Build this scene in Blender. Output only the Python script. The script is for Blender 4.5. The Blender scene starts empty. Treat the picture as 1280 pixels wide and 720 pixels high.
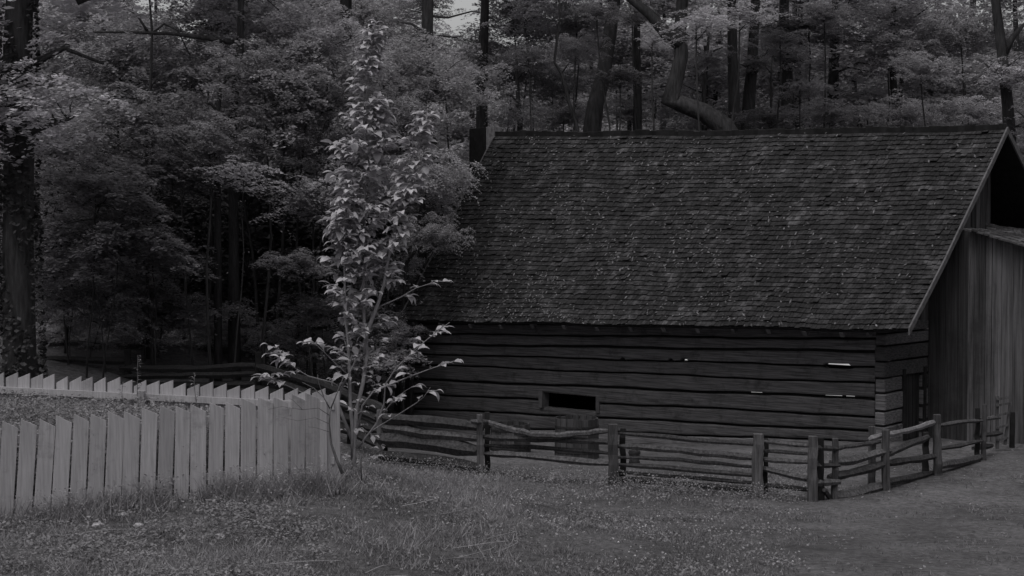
import bpy, math, random
import numpy as np
from mathutils import Vector, Matrix
random.seed(7); RS = np.random.RandomState(11)
R = math.radians
sc = bpy.context.scene
col = sc.collection

# ------------------------------------------------------------------ camera
CH = 4.6; F = 2100.0; PITCH = 0.0373
cam_d = bpy.data.cameras.new('camera'); cam = bpy.data.objects.new('camera', cam_d); col.objects.link(cam)
cam.location = (0, 0, CH); cam.rotation_euler = (math.pi/2 - PITCH, 0, 0)
cam_d.sensor_width = 36; cam_d.lens = F/1280*36; cam_d.clip_end = 1000; cam_d.clip_start = .1
sc.camera = cam
# ------------------------------------------------------------------ world, sun, exposure
SUN_EL, SUN_AZ = R(66), R(205)      # azimuth clockwise from +Y: behind the camera, a little left
w = bpy.data.worlds.new('World'); sc.world = w; w.use_nodes = True
nt = w.node_tree; bg = nt.nodes['Background']
sky = nt.nodes.new('ShaderNodeTexSky'); sky.sky_type = 'NISHITA'; sky.sun_disc = False
sky.sun_elevation = SUN_EL; sky.sun_rotation = SUN_AZ; sky.dust_density = 3
hs = nt.nodes.new('ShaderNodeHueSaturation'); hs.inputs['Saturation'].default_value = 0.04
nt.links.new(sky.outputs[0], hs.inputs['Color']); nt.links.new(hs.outputs[0], bg.inputs[0])
bg.inputs[1].default_value = 0.12
sd = bpy.data.lights.new('sun', 'SUN'); so = bpy.data.objects.new('sun', sd); col.objects.link(so)
sd.energy = 1.2; sd.angle = R(50); sd.color = (1, .985, .97)
so.rotation_euler = Vector((math.sin(SUN_AZ)*math.cos(SUN_EL), math.cos(SUN_AZ)*math.cos(SUN_EL), math.sin(SUN_EL))).to_track_quat('Z', 'Y').to_euler()
sc.view_settings.view_transform = 'Standard'; sc.view_settings.look = 'None'
sc.view_settings.gamma = 1; sc.view_settings.use_curve_mapping = False
sc.view_settings.exposure = -0.2
sc.render.engine = 'CYCLES'
sc.cycles.use_denoising = True
sc.cycles.max_bounces = 5; sc.cycles.diffuse_bounces = 3; sc.cycles.transmission_bounces = 3

# ------------------------------------------------------------------ helpers
FW = Vector((0, math.cos(PITCH), -math.sin(PITCH))); UP = Vector((0, math.sin(PITCH), math.cos(PITCH)))
def ray(x, y):
    return FW + Vector((1, 0, 0))*((x-640)/F) + UP*((360-y)/F)
def at(x, y, Y):
    d = ray(x, y); return Vector((0, 0, CH)) + d*(Y/d.y)
def px_of(P):
    d = Vector(P)-Vector((0, 0, CH)); z = d.dot(FW)
    return 640+F*d.x/z, 360-F*d.dot(UP)/z
BTH = .7372; BX, BY = 8.044, 35.98
BD = Vector((math.sin(BTH), math.cos(BTH), 0)); BR = Vector((math.cos(BTH), -math.sin(BTH), 0))
B0 = Vector((BX, BY, 0))
def bl(x, y, d):
    """pixel -> barn-local (x right along wall, depth d, z)"""
    o = Vector((0, 0, CH)); r = ray(x, y)
    t = (B0 + BD*d - o).dot(BD)/r.dot(BD); P = o + r*t
    return Vector(((P-B0).dot(BR), d, P.z))
def bw(v):
    return B0 + BR*v[0] + BD*v[1] + Vector((0, 0, v[2]))

def tag(o, label=None, cat=None, group=None, kind=None):
    if label: o['label'] = label
    if cat: o['category'] = cat
    if group: o['group'] = group
    if kind: o['kind'] = kind
    return o
def empty(name, loc, rz=0, label=None, cat=None, group=None):
    o = bpy.data.objects.new(name, None); col.objects.link(o); o.location = loc; o.rotation_euler = (0, 0, rz)
    o.empty_display_size = .3
    return tag(o, label, cat, group)

class MB:
    def __init__(s): s.v = []; s.f = []; s.t = []
    def face(s, ids, tone): s.f.append(ids); s.t.append(tone)
    def hexa(s, p, tone=None):
        """p: 8 points, bottom 0-3 ccw, top 4-7"""
        if tone is None: tone = random.random()
        n = len(s.v); s.v += [tuple(q) for q in p]
        for q in ((3, 2, 1, 0), (4, 5, 6, 7), (0, 1, 5, 4), (1, 2, 6, 5), (2, 3, 7, 6), (3, 0, 4, 7)):
            s.face([n+i for i in q], tone)
    def box(s, x0, x1, y0, y1, z0, z1, tone=None):
        s.hexa([(x0, y0, z0), (x1, y0, z0), (x1, y1, z0), (x0, y1, z0), (x0, y0, z1), (x1, y0, z1), (x1, y1, z1), (x0, y1, z1)], tone)
    def tube(s, pts, rad, seg=8, tone=None, rough=0., flat=1.):
        if tone is None: tone = random.random()
        pts = [Vector(p) for p in pts]
        if not hasattr(rad, '__len__'): rad = [rad]*len(pts)
        n0 = len(s.v); ph = [random.uniform(-rough, rough) for _ in range(seg)]
        prev = None
        for i, p in enumerate(pts):
            t = (pts[min(i+1, len(pts)-1)]-pts[max(i-1, 0)]).normalized()
            if prev is None:
                a = Vector((0, 0, 1)) if abs(t.z) < .8 else Vector((0, 1, 0))
                u = t.cross(a).normalized()
            else:
                u = (prev - t*prev.dot(t)).normalized()
            prev = u; b = t.cross(u)
            for k in range(seg):
                an = 2*math.pi*k/seg; r = rad[i]*(1+ph[k]+random.uniform(-rough, rough)*.4)
                s.v.append(tuple(p + u*math.cos(an)*r*flat + b*math.sin(an)*r))
        for i in range(len(pts)-1):
            for k in range(seg):
                a = n0+i*seg+k; b = n0+i*seg+(k+1) % seg
                s.face([a, b, b+seg, a+seg], tone)
        s.face([n0+k for k in range(seg)][::-1], tone); m = n0+(len(pts)-1)*seg
        s.face([m+k for k in range(seg)], tone)
    def bar(s, a, b, w, h, tone=None, nseg=1, jit=0., up=(0, 0, 1), taper=1.):
        """rectangular beam from a to b, optionally wavy"""
        if tone is None: tone = random.random()
        a, b = Vector(a), Vector(b); t = (b-a).normalized(); up = Vector(up)
        sd_ = t.cross(up).normalized(); u = sd_.cross(t).normalized()
        n0 = len(s.v)
        for i in range(nseg+1):
            k = i/nseg; p = a.lerp(b, k)
            if 0 < i < nseg: p = p + u*random.uniform(-jit, jit)*1. + sd_*random.uniform(-jit, jit)*.5
            W = w*(1+(taper-1)*k)/2*(1+random.uniform(-jit, jit)*2); H = h*(1+(taper-1)*k)/2*(1+random.uniform(-jit, jit)*3)
            for (q, r_) in ((-1, -1), (1, -1), (1, 1), (-1, 1)):
                s.v.append(tuple(p + sd_*q*W + u*r_*H))
        for i in range(nseg):
            for k in range(4):
                x, y = n0+i*4+k, n0+i*4+(k+1) % 4
                s.face([x, y, y+4, x+4], tone)
        s.face([n0, n0+1, n0+2, n0+3][::-1], tone); m = n0+nseg*4; s.face([m, m+1, m+2, m+3], tone)
    def build(s, name, mat, parent=None, origin=None, smooth=False, bevel=0):
        me = bpy.data.meshes.new(name)
        v = s.v
        if origin is not None:
            o3 = Vector(origin); v = [(p[0]-o3.x, p[1]-o3.y, p[2]-o3.z) for p in v]
        me.from_pydata(v, [], s.f); me.materials.append(mat)
        at_ = me.attributes.new('tone', 'FLOAT', 'FACE'); at_.data.foreach_set('value', s.t)
        if smooth: me.polygons.foreach_set('use_smooth', [True]*len(s.f))
        me.update()
        o = bpy.data.objects.new(name, me); col.objects.link(o)
        if origin is not None: o.location = origin
        if parent: o.parent = parent
        if bevel:
            m = o.modifiers.new('bevel', 'BEVEL'); m.width = bevel; m.segments = 1; m.limit_method = 'ANGLE'
        return o

def np_mesh(name, V, Fa, mat, tone=None, parent=None, smooth=False):
    """V (n,3); Fa (m,k) all faces same size"""
    me = bpy.data.meshes.new(name); m, k = Fa.shape
    me.vertices.add(len(V)); me.vertices.foreach_set('co', V.astype(np.float32).ravel())
    me.loops.add(m*k); me.loops.foreach_set('vertex_index', Fa.astype(np.int32).ravel())
    me.polygons.add(m); me.polygons.foreach_set('loop_start', np.arange(0, m*k, k, dtype=np.int32))
    try: me.polygons.foreach_set('loop_total', np.full(m, k, dtype=np.int32))
    except Exception: pass
    me.update(calc_edges=True); me.materials.append(mat)
    if tone is not None:
        a = me.attributes.new('tone', 'FLOAT', 'FACE'); a.data.foreach_set('value', tone.astype(np.float32))
    if smooth: me.polygons.foreach_set('use_smooth', np.ones(m, dtype=bool))
    o = bpy.data.objects.new(name, me); col.objects.link(o)
    if parent: o.parent = parent
    return o

# ------------------------------------------------------------------ materials
def G(v): return (v*1.0, v*.972, v*1.02, 1)
def mat(name, lo, hi, scale=(1, 1, 1), nscale=6., detail=8., tone=.5, rough=.9, bump=.0, blot=None, coord='Object', trans=0., rand=0., dist=.02):
    """grey material: streaky noise between lo and hi, per-face 'tone' variation, optional lichen blotches, bump"""
    m = bpy.data.materials.new(name); m.use_nodes = True; n = m.node_tree; N = n.nodes; L = n.links
    bs = N['Principled BSDF']; bs.inputs['Roughness'].default_value = rough
    bs.inputs['Specular IOR Level'].default_value = .2
    tc = N.new('ShaderNodeTexCoord'); mp = N.new('ShaderNodeMapping'); mp.inputs['Scale'].default_value = scale
    L.new(tc.outputs[coord], mp.inputs[0])
    nz = N.new('ShaderNodeTexNoise'); nz.inputs['Scale'].default_value = nscale; nz.inputs['Detail'].default_value = detail; nz.inputs['Roughness'].default_value = .65
    L.new(mp.outputs[0], nz.inputs['Vector'])
    cr = N.new('ShaderNodeValToRGB'); cr.color_ramp.elements[0].position = .32; cr.color_ramp.elements[1].position = .68
    cr.color_ramp.elements[0].color = G(lo); cr.color_ramp.elements[1].color = G(hi); L.new(nz.outputs['Fac'], cr.inputs[0])
    out = cr.outputs[0]
    if blot:
        (bc, bs_, lo_, hi_) = blot
        n2 = N.new('ShaderNodeTexNoise'); n2.inputs['Scale'].default_value = bs_; n2.inputs['Detail'].default_value = 10; n2.inputs['Roughness'].default_value = .75
        L.new(tc.outputs[coord], n2.inputs['Vector'])
        c2 = N.new('ShaderNodeMapRange'); c2.inputs['From Min'].default_value = lo_; c2.inputs['From Max'].default_value = hi_
        L.new(n2.outputs['Fac'], c2.inputs[0])
        mx = N.new('ShaderNodeMix'); mx.data_type = 'RGBA'; L.new(c2.outputs[0], mx.inputs[0]); L.new(out, mx.inputs[6]); mx.inputs[7].default_value = G(bc)
        out = mx.outputs[2]
    at_ = N.new('ShaderNodeAttribute'); at_.attribute_name = 'tone'
    mr = N.new('ShaderNodeMapRange'); mr.inputs['To Min'].default_value = 1-tone; mr.inputs['To Max'].default_value = 1+tone
    L.new(at_.outputs['Fac'], mr.inputs[0])
    val = mr.outputs[0]
    if rand:
        oi = N.new('ShaderNodeObjectInfo'); m2 = N.new('ShaderNodeMapRange'); m2.inputs['To Min'].default_value = 1-rand; m2.inputs['To Max'].default_value = 1+rand
        L.new(oi.outputs['Random'], m2.inputs[0]); mm = N.new('ShaderNodeMath'); mm.operation = 'MULTIPLY'
        L.new(val, mm.inputs[0]); L.new(m2.outputs[0], mm.inputs[1]); val = mm.outputs[0]
    sc_ = N.new('ShaderNodeVectorMath'); sc_.operation = 'SCALE'; L.new(out, sc_.inputs[0]); L.new(val, sc_.inputs['Scale'])
    L.new(sc_.outputs[0], bs.inputs['Base Color'])
    if bump:
        bp = N.new('ShaderNodeBump'); bp.inputs['Strength'].default_value = bump; bp.inputs['Distance'].default_value = dist
        L.new(nz.outputs['Fac'], bp.inputs['Height']); L.new(bp.outputs[0], bs.inputs['Normal'])
    if trans:
        tr = N.new('ShaderNodeBsdfTranslucent'); L.new(sc_.outputs[0], tr.inputs[0])
        ms = N.new('ShaderNodeMixShader'); ms.inputs[0].default_value = trans
        L.new(bs.outputs[0], ms.inputs[1]); L.new(tr.outputs[0], ms.inputs[2]); L.new(ms.outputs[0], N['Material Output'].inputs[0])
    return m
M = {}
M['log'] = mat('hewn_log', .045, .20, (.35, 3, 11), 3.4, tone=.4, bump=.9, blot=(.03, 1.7, .52, .75))
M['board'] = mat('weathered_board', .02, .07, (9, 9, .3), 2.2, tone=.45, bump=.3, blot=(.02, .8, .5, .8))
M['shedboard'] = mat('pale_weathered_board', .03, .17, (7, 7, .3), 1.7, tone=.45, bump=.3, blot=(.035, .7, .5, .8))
M['shingle'] = mat('shingle', .011, .042, (7, 2, 2), 3.0, tone=.6, bump=.4, blot=(.13, 1.9, .50, .78))
M['trimpale'] = mat('bargeboard_wood', .08, .15, (2, 2, 2), 4, tone=.2)
M['dark'] = mat('dark_old_wood', .012, .03, (2, 2, 2), 3, tone=.3)
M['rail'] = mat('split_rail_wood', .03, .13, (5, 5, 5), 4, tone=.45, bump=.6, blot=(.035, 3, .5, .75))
M['railpost'] = mat('split_post_wood', .035, .14, (14, 14, 1.2), 1.5, tone=.3, bump=.7)
M['railpale'] = mat('barkless_rail_wood', .14, .32, (5, 5, 5), 3, tone=.2, bump=.4)
M['picket'] = mat('picket_paint', .31, .47, (16, 16, .8), 2.4, tone=.17, bump=.3, blot=(.18, 2.8, .55, .78))
M['bark'] = mat('bark', .028, .085, (6, 6, 1.), 2.2, tone=.2, bump=.9, rand=.25, dist=.05)
M['stem'] = mat('sapling_bark', .22, .38, (6, 6, 2), 4, tone=.15, bump=.2)
M['twig'] = mat('shrub_bark', .08, .18, (6, 6, 2), 4, tone=.15, bump=.2)
M['leaf'] = mat('maple_leaf', .30, .47, nscale=1.1, detail=3, tone=.45, trans=.45, rand=.22, rough=.7)
M['leafbright'] = mat('bright_leaf', .5, .68, nscale=1.1, detail=3, tone=.4, trans=.35, rand=.1, rough=.7)
M['leafdark'] = mat('shade_evergreen_leaf', .06, .11, nscale=1.1, detail=3, tone=.4, trans=.15, rand=.25, rough=.8)  # dark leaf colour deepens the shade of the left hollow
M['saplingleaf'] = mat('sapling_leaf', .42, .62, nscale=9, detail=4, tone=.22, trans=.3, rough=.55)
M['weed'] = mat('weed_leaf', .17, .34, nscale=2.2, detail=4, tone=.45, trans=.3, rough=.8)
M['grass'] = mat('grass', .15, .28, nscale=.8, detail=5, tone=.45, trans=.2, rough=.9)
M['flower'] = mat('clover_flower', .35, .55, nscale=5, tone=.2)
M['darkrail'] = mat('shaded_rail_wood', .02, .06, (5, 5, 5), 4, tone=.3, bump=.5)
M['stone'] = mat('fieldstone', .10, .28, nscale=9, tone=.3, bump=.5)
M['whitestone'] = mat('pale_stone', .4, .6, nscale=9, tone=.2, bump=.5)
M['tub'] = mat('tub_stave_wood', .035, .085, (8, 8, .6), 2, tone=.4, bump=.3)
M['iron'] = mat('rusty_iron', .02, .05, nscale=8, tone=.2)
M['litter'] = mat('fallen_leaf', .08, .19, nscale=3, tone=.5)
# ground: soil / short turf, with leaf litter and a packed gravel yard to the right
def ground_mat():
    m = bpy.data.materials.new('ground'); m.use_nodes = True; n = m.node_tree; N = n.nodes; L = n.links
    bs = N['Principled BSDF']; bs.inputs['Roughness'].default_value = .95; bs.inputs['Specular IOR Level'].default_value = .1
    tc = N.new('ShaderNodeTexCoord')
    def noise(s, d=8, r=.65):
        z = N.new('ShaderNodeTexNoise'); z.inputs['Scale'].default_value = s; z.inputs['Detail'].default_value = d; z.inputs['Roughness'].default_value = r
        L.new(tc.outputs['Object'], z.inputs['Vector']); return z.outputs['Fac']
    a = N.new('ShaderNodeValToRGB'); L.new(noise(.45), a.inputs[0])
    a.color_ramp.elements[0].position = .35; a.color_ramp.elements[1].position = .68
    a.color_ramp.elements[0].color = G(.08); a.color_ramp.elements[1].color = G(.175)
    b = N.new('ShaderNodeValToRGB'); L.new(noise(9, 10, .8), b.inputs[0])
    b.color_ramp.elements[0].position = .36; b.color_ramp.elements[1].position = .64
    b.color_ramp.elements[0].color = (.45, .45, .45, 1); b.color_ramp.elements[1].color = (1.45, 1.45, 1.45, 1)
    mu = N.new('ShaderNodeMix'); mu.data_type = 'RGBA'; mu.blend_type = 'MULTIPLY'; mu.inputs[0].default_value = 1
    L.new(a.outputs[0], mu.inputs[6]); L.new(b.outputs[0], mu.inputs[7])
    L.new(mu.outputs[2], bs.inputs['Base Color'])
    bp = N.new('ShaderNodeBump'); bp.inputs['Strength'].default_value = .8; bp.inputs['Distance'].default_value = .04
    L.new(noise(14, 10, .8), bp.inputs['Height']); L.new(bp.outputs[0], bs.inputs['Normal'])
    return m
M['ground'] = ground_mat()
def glow(name, v, s):
    m = bpy.data.materials.new(name); m.use_nodes = True; b = m.node_tree.nodes['Principled BSDF']
    b.inputs['Base Color'].default_value = G(v); b.inputs['Emission Color'].default_value = (1, .99, 1, 1); b.inputs['Emission Strength'].default_value = s
    return m
M['lamp'] = glow('added_tube_glow', .4, .5)  # glow of the tubes added behind the wall gaps

# ------------------------------------------------------------------ terrain
def gpt(x, y, Y): p = at(x, y, Y); return (p.x, p.y, p.z)
CP = [(0, 0, 1.1), (-12, 0, 1.3), (14, 0, .7), (0, 9, 1.1), (-9, 10, 1.25), (9, 10, .8), (-14, 18, 1.5), (14, 18, .3),
      gpt(-20, 660, 19.9), gpt(60, 650, 20.1), gpt(240, 620, 20.8), gpt(418, 600, 21.4), gpt(300, 720, 17.2), gpt(640, 720, 18.3), gpt(1000, 720, 19.3), gpt(1280, 720, 20.1),
      (-7.1, 23.2, 1.45), (-12, 23, 1.6), (-5, 21.6, 1.4), (-3, 25, 1.0), gpt(450, 582, 23), gpt(640, 650, 24.5),
      gpt(600, 596, 30.8), gpt(768, 608, 29.6), gpt(945, 621, 28.5), gpt(1017, 629, 27.9), gpt(1107, 612, 29.4), gpt(1172, 594, 31.1), gpt(1225, 579, 32.6), gpt(1258, 561, 34.7),
      gpt(470, 580, 32.0), gpt(1290, 548, 37), (16, 34, .0), (20, 40, .3), (-6, 40, .3), (-10, 40, .9), (-10, 30, 1.3),
      tuple(bw((0, 0, -.05))), tuple(bw(bl(900, 555, 0))), tuple(bw(bl(680, 551, 0))), tuple(bw(bl(540, 545, 0))), tuple(bw((-7, 4, -.5))), tuple(bw((0, 8, 0.2))), tuple(bw((-14, 8, .1))),
      (-9, 46, 1.3), (-16, 46, 1.8), (-3, 52, .9), (8, 54, 2.5), (18, 52, 3), (-15, 56, 2.2), (-4, 60, 3.2), (8, 64, 5.2), (20, 62, 6), (-22, 66, 4.5),
      (-10, 72, 7), (5, 76, 9), (22, 76, 10.5), (-30, 80, 8), (-12, 86, 12.2), (8, 90, 14.5), (30, 90, 15), (-40, 60, 3.5), (40, 60, 4), (-20, 100, 15.5), (0, 102, 15.2), (20, 104, 15.5), (50, 100, 15), (-50, 100, 13),
      (-30, 30, 2), (-30, 0, 1.6), (32, 30, .3), (32, 0, .5), (0, -20, 1.2), (-60, -20, 1.5), (60, -20, .5), (0, 160, 15), (-80, 160, 15), (80, 160, 15), (-90, 60, 5), (90, 60, 5)]
CP = np.array(CP)
def tps_fit(P):
    n = len(P); d = np.sqrt(((P[:, None, :2]-P[None, :, :2])**2).sum(-1)); K = d  # linear kernel: no overshoot
    A = np.zeros((n+3, n+3)); A[:n, :n] = K + np.eye(n)*(.12); A[:n, n] = 1; A[:n, n+1:] = P[:, :2]; A[n, :n] = 1; A[n+1:, :n] = P[:, :2].T
    return np.linalg.solve(A, np.concatenate([P[:, 2], [0, 0, 0]]))
WT = tps_fit(CP)
def gz_np(x, y):
    x = np.asarray(x, float); y = np.asarray(y, float); out = np.full(x.shape, WT[-3]) + WT[-2]*x + WT[-1]*y
    for i in range(len(CP)):
        out += WT[i]*np.sqrt((x-CP[i, 0])**2+(y-CP[i, 1])**2+.25)
    return out
def gz(x, y): return float(gz_np(np.array([x]), np.array([y]))[0])
def axis(a, b, c, d, s1, s2):
    return np.unique(np.concatenate([np.arange(a, b, s2), np.arange(b, c, s1), np.arange(c, d+s2, s2)]))
gx = axis(-100, -14, 20, 100, .35, 3.); gy = axis(-25, 14, 62, 170, .35, 3.)
GX, GY = np.meshgrid(gx, gy); GZ = gz_np(GX, GY)
GZ += (np.sin(GX*1.7+GY*.9)*.012+np.sin(GX*.6-GY*2.1)*.015+RS.normal(0, .006, GX.shape))
V = np.stack([GX, GY, GZ], -1).reshape(-1, 3); nx = len(gx); ny = len(gy)
ii = (np.arange(ny-1)[:, None]*nx+np.arange(nx-1)[None, :]).ravel()
g = np_mesh('ground', V, np.stack([ii, ii+1, ii+1+nx, ii+nx], 1), M['ground'], smooth=True)
tag(g, kind='structure')

# ------------------------------------------------------------------ leaves
def leaf_quads(C, size, tilt=.6, updir=None, aspect=.62, curl=0.):
    """rhombic leaves: C (n,3) centres; size array; random heading; normals tilted off vertical"""
    n = len(C); th = RS.uniform(0, 2*np.pi, n); tl = RS.normal(0, tilt, (n, 2))
    nrm = np.stack([np.sin(tl[:, 0]), np.sin(tl[:, 1]), np.ones(n)], 1); nrm /= np.linalg.norm(nrm, axis=1)[:, None]
    u = np.stack([np.cos(th), np.sin(th), np.zeros(n)], 1); u -= nrm*(u*nrm).sum(1)[:, None]; u /= np.linalg.norm(u, axis=1)[:, None]
    v = np.cross(nrm, u); s = size[:, None]
    P = np.stack([C-u*s*.5, C-u*s*.05-v*s*aspect*.5, C+u*s*.5, C-u*s*.05+v*s*aspect*.5], 1)
    return P.reshape(-1, 3), np.arange(4*n).reshape(n, 4)
def crown_pts(nspray, nleaf, rad=1., flat=.75, spray_r=.28, layer=.05, shell=.55):
    """centres of leaves in flattened sprays scattered through an ellipsoid"""
    out = []; tones = []
    for i in range(nspray):
        d = RS.normal(size=3); d /= np.linalg.norm(d); rr = rad*(shell+(1-shell)*RS.rand())*(.35 if RS.rand() < .25 else 1)
        c = d*rr*np.array([1, 1, flat]); c *= 1+.25*RS.uniform(-1, 1)
        sr = spray_r*RS.uniform(.6, 1.35); k = int(nleaf*(sr/spray_r)**1.5)
        a = RS.uniform(0, 2*np.pi, k); r = sr*np.sqrt(RS.rand(k))*(1+.35*np.sin(3*a+RS.rand()*6))
        x = r*np.cos(a); y = r*np.sin(a)*.8
        tx, ty = RS.normal(0, .18, 2)
        z = -0.55*r*r/sr + x*tx+y*ty + RS.normal(0, layer, k)*sr*2
        out.append(np.stack([c[0]+x, c[1]+y, c[2]+z], 1)); tones.append(np.clip(RS.normal(RS.uniform(.25, .75), .2, k), 0, 1))
    return np.concatenate(out), np.concatenate(tones)
def crown_mesh(name, m, nspray, nleaf, leaf, rad=2.4, flat=.75, spray=.6, tilt=.5):
    C, T = crown_pts(nspray, nleaf, rad, flat, spray)
    P, Fq = leaf_quads(C, leaf*RS.uniform(.6, 1.4, len(C)), tilt)
    o = np_mesh(name, P, Fq, m, T); me = o.data; bpy.data.objects.remove(o); return me
CROWN = {}
CROWN['mid'] = [crown_mesh('crown', M['leaf'], 95, 95, .15) for _ in range(4)]
CROWN['fine'] = [crown_mesh('crown', M['leaf'], 120, 120, .105, spray=.5, tilt=.7) for _ in range(3)]
CROWN['bright'] = [crown_mesh('crown', M['leafbright'], 60, 60, .15, spray=.5) for _ in range(2)]
CROWN['dark'] = [crown_mesh('crown', M['leafdark'], 110, 90, .17, flat=1.0) for _ in range(2)]
CROWN['open'] = [crown_mesh('crown', M['leaf'], 45, 80, .15, spray=.62) for _ in range(2)]
CROWN['top'] = [crown_mesh('crown', M['leaf'], 90, 60, .22, spray=.8, tilt=.8) for _ in range(2)]

def wobble(a, b, n, amp):
    a, b = Vector(a), Vector(b); L_ = (b-a).length; pts = []
    ph = [random.uniform(0, 6) for _ in range(4)]
    for i in range(n+1):
        t = i/n; k = math.sin(math.pi*t)
        pts.append(a.lerp(b, t)+Vector((math.sin(t*5+ph[0])*amp*L_*k+math.sin(t*11+ph[1])*amp*.3*L_*k, math.cos(t*4+ph[2])*amp*L_*k, 0)))
    return pts
def limbs(mb, c, r, n, rad, seg=5):
    for i in range(n):
        a = random.uniform(0, 2*math.pi); e = random.uniform(-.2, .9)
        d = Vector((math.cos(a)*math.cos(e), math.sin(a)*math.cos(e), math.sin(e)*.8))*r*random.uniform(.7, 1.)
        s = Vector(c)+Vector((0, 0, random.uniform(-.5, .2)*r))
        pts = wobble(s, s+d, 5, .06); mb.tube(pts, [rad*(1-.85*i_/5) for i_ in range(6)], seg)
        m_ = pts[3]
        for q in range(2):
            d2 = Vector((random.uniform(-1, 1), random.uniform(-1, 1), random.uniform(-.1, .6)))*r*.5
            mb.tube(wobble(m_, m_+d2, 3, .06), [rad*.4, rad*.28, rad*.18, rad*.06], 4)
def tree(kind, label, trunk, rad, crowns, name='forest_tree', cat='tree', group='trees of the wood behind the barn', nl=5, leaf='mid', extra=None):
    """trunk: list of world points from ground up; crowns: list of (centre, radius scale, flat)"""
    base = trunk[0]; root = empty(name, base, 0, label, cat, group)
    mb = MB(); n = len(trunk)
    if not hasattr(rad, '__len__'): rad = [rad*(1.25 if i == 0 else 1-.55*i/(n-1)) for i in range(n)]
    tp = [Vector(p) for p in trunk]
    mb.tube([p-tp[0] if i else Vector((0, 0, -.3)) for i, p in enumerate(tp)], rad, 10, .5, .08)
    if extra:
        for pts, r_ in extra:
            mb.tube([Vector(p)-tp[0] for p in pts], r_, 7, .5, .08)
    for (c, s, fl) in crowns:
        limbs(mb, Vector(c)-tp[0], 2.2*s, nl, max(.02, min(rad)*.5))
    mb.build('trunk', M['bark'], root, smooth=True)
    for (c, s, fl) in crowns:
        me = random.choice(CROWN[leaf]); s = s*(.72 if leaf == 'top' else 1)
        o = bpy.data.objects.new('crown', me); col.objects.link(o); o.parent = root
        o.location = Vector(c)-tp[0]; o.scale = (s, s, s*fl); o.rotation_euler = (random.uniform(-.15, .15), random.uniform(-.15, .15), random.uniform(0, 6.28))
    return root
def GP(x, Y):
    """ground point under pixel column x at distance Y"""
    X = (x-640)/F*Y; return Vector((X, Y, gz(X, Y)))
def under(x, y, Y, s, fl, leaf, label, tx=None, r=.045, nl=5, name='understory_tree', group='young trees at the edge of the wood'):
    r = .022 if (x < 420 and y > 200 and r == .045) else r
    c = at(x, y, Y); b = GP(tx if tx is not None else x+random.uniform(-25, 25), Y+.3)
    return tree('', label, wobble(b, c, 6, .02), r, [(c, s, fl)], name=name, leaf=leaf, group=group, nl=nl)

# ------------------------------------------------------------------ THE BARN
barn = empty('log_barn', (BX, BY, 0), -BTH, 'long low log barn with steep mossy shingle roof behind the split-rail fence', 'barn')
WL = -bl(512, 500, 0).x       # wall length
# joint lines on the front wall: pixel y at x=580 and at x=1096
JN = [(404, 409), (418, 424), (431, 439.5), (444, 459), (458, 479.7), (477, 498.6), (495, 521), (514, 539.5), (533, 553), (549, 566)]
def jz(i, x):
    a = bl(580, JN[i][0], 0); b = bl(1096, JN[i][1], 0); t = (x-a.x)/(b.x-a.x); return a.z+(b.z-a.z)*t
WIN = (bl(679, 503, 0).x, bl(746, 503, 0).x); wz0 = bl(712, 511.5, 0).z; wz1 = bl(712, 493.5, 0).z
random.seed(5)
gaps = {2: .05, 3: .03, 4: .03, 5: .05, 6: .035, 7: .04, 8: .03}
OVX = (bl(1029, 456, 0).x, bl(1064, 456, 0).x)    # oval hole in a joint
SLITS = [tuple(bl(x_, 495, 0).x for x_ in ab) for ab in ((935, 950), (1028, 1050), (1054, 1066), (1088, 1095))]
DOTS = [tuple(bl(x_, 450, 0).x for x_ in ab) for ab in ((777, 781), (838, 841), (852, 857))]
def log_course(mb, i, segs, thick=.2, step=.25):
    tone = random.random(); gp = gaps.get(i, .03)/2; gp2 = gaps.get(i+1, .03)/2
    pa = random.uniform(0, 6); off = random.uniform(-.025, .025)
    for (x0, x1, zcap, zflo) in segs:
        n0 = len(mb.v); n = max(2, int((x1-x0)/step))
        for k in range(n+1):
            x = x0+(x1-x0)*k/n
            zt = jz(i, x)-gp + .012*math.sin(x*1.1+i*2.1)+.006*math.sin(x*4+i); zb = jz(i+1, x)+gp2 + .012*math.sin(x*1.1+(i+1)*2.1)+.006*math.sin(x*4+i+1)
            if i == 3 and OVX[0] < x < OVX[1]: zt -= .03
            if i == 2 and OVX[0] < x < OVX[1]: zb += .045
            if i == 2 and any(a-.03 < x < b+.03 for a, b in DOTS): zb += .05
            if zcap is not None: zt = zcap
            if zflo is not None: zb = zflo
            y = off+.012*math.sin(x*1.7+pa)
            for (yy, zz) in ((y, zb+.012), (y-.012, zb+.04), (y-.012, zt-.04), (y, zt-.008), (y+thick, zt-.008), (y+thick, zb+.012)):
                mb.v.append((x, yy, zz))
        for k in range(n):
            for q in range(6):
                a = n0+k*6+q; b = n0+k*6+(q+1) % 6; mb.face([a, a+6, b+6, b], tone)
        mb.face([n0+q for q in range(6)], tone); m = n0+n*6; mb.face([m+q for q in range(6)][::-1], tone)
NE = -.27       # the front logs end here; the ends of the side logs fill the corner
mb = MB()
for i in range(len(JN)-1):
    e = NE+random.uniform(-.03, .02)
    if i == 5: segs = [(-WL, WIN[0], None, None), (WIN[0]+.003, WIN[1]-.003, None, wz1), (WIN[1], e, None, None)]
    elif i == 6: segs = [(-WL, WIN[0], None, None), (WIN[0]+.003, WIN[1]-.003, wz0, None), (WIN[1], e, None, None)]
    else: segs = [(-WL, e, None, None)]
    log_course(mb, i, segs, step=.06 if i in (2, 3) else .25)
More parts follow.
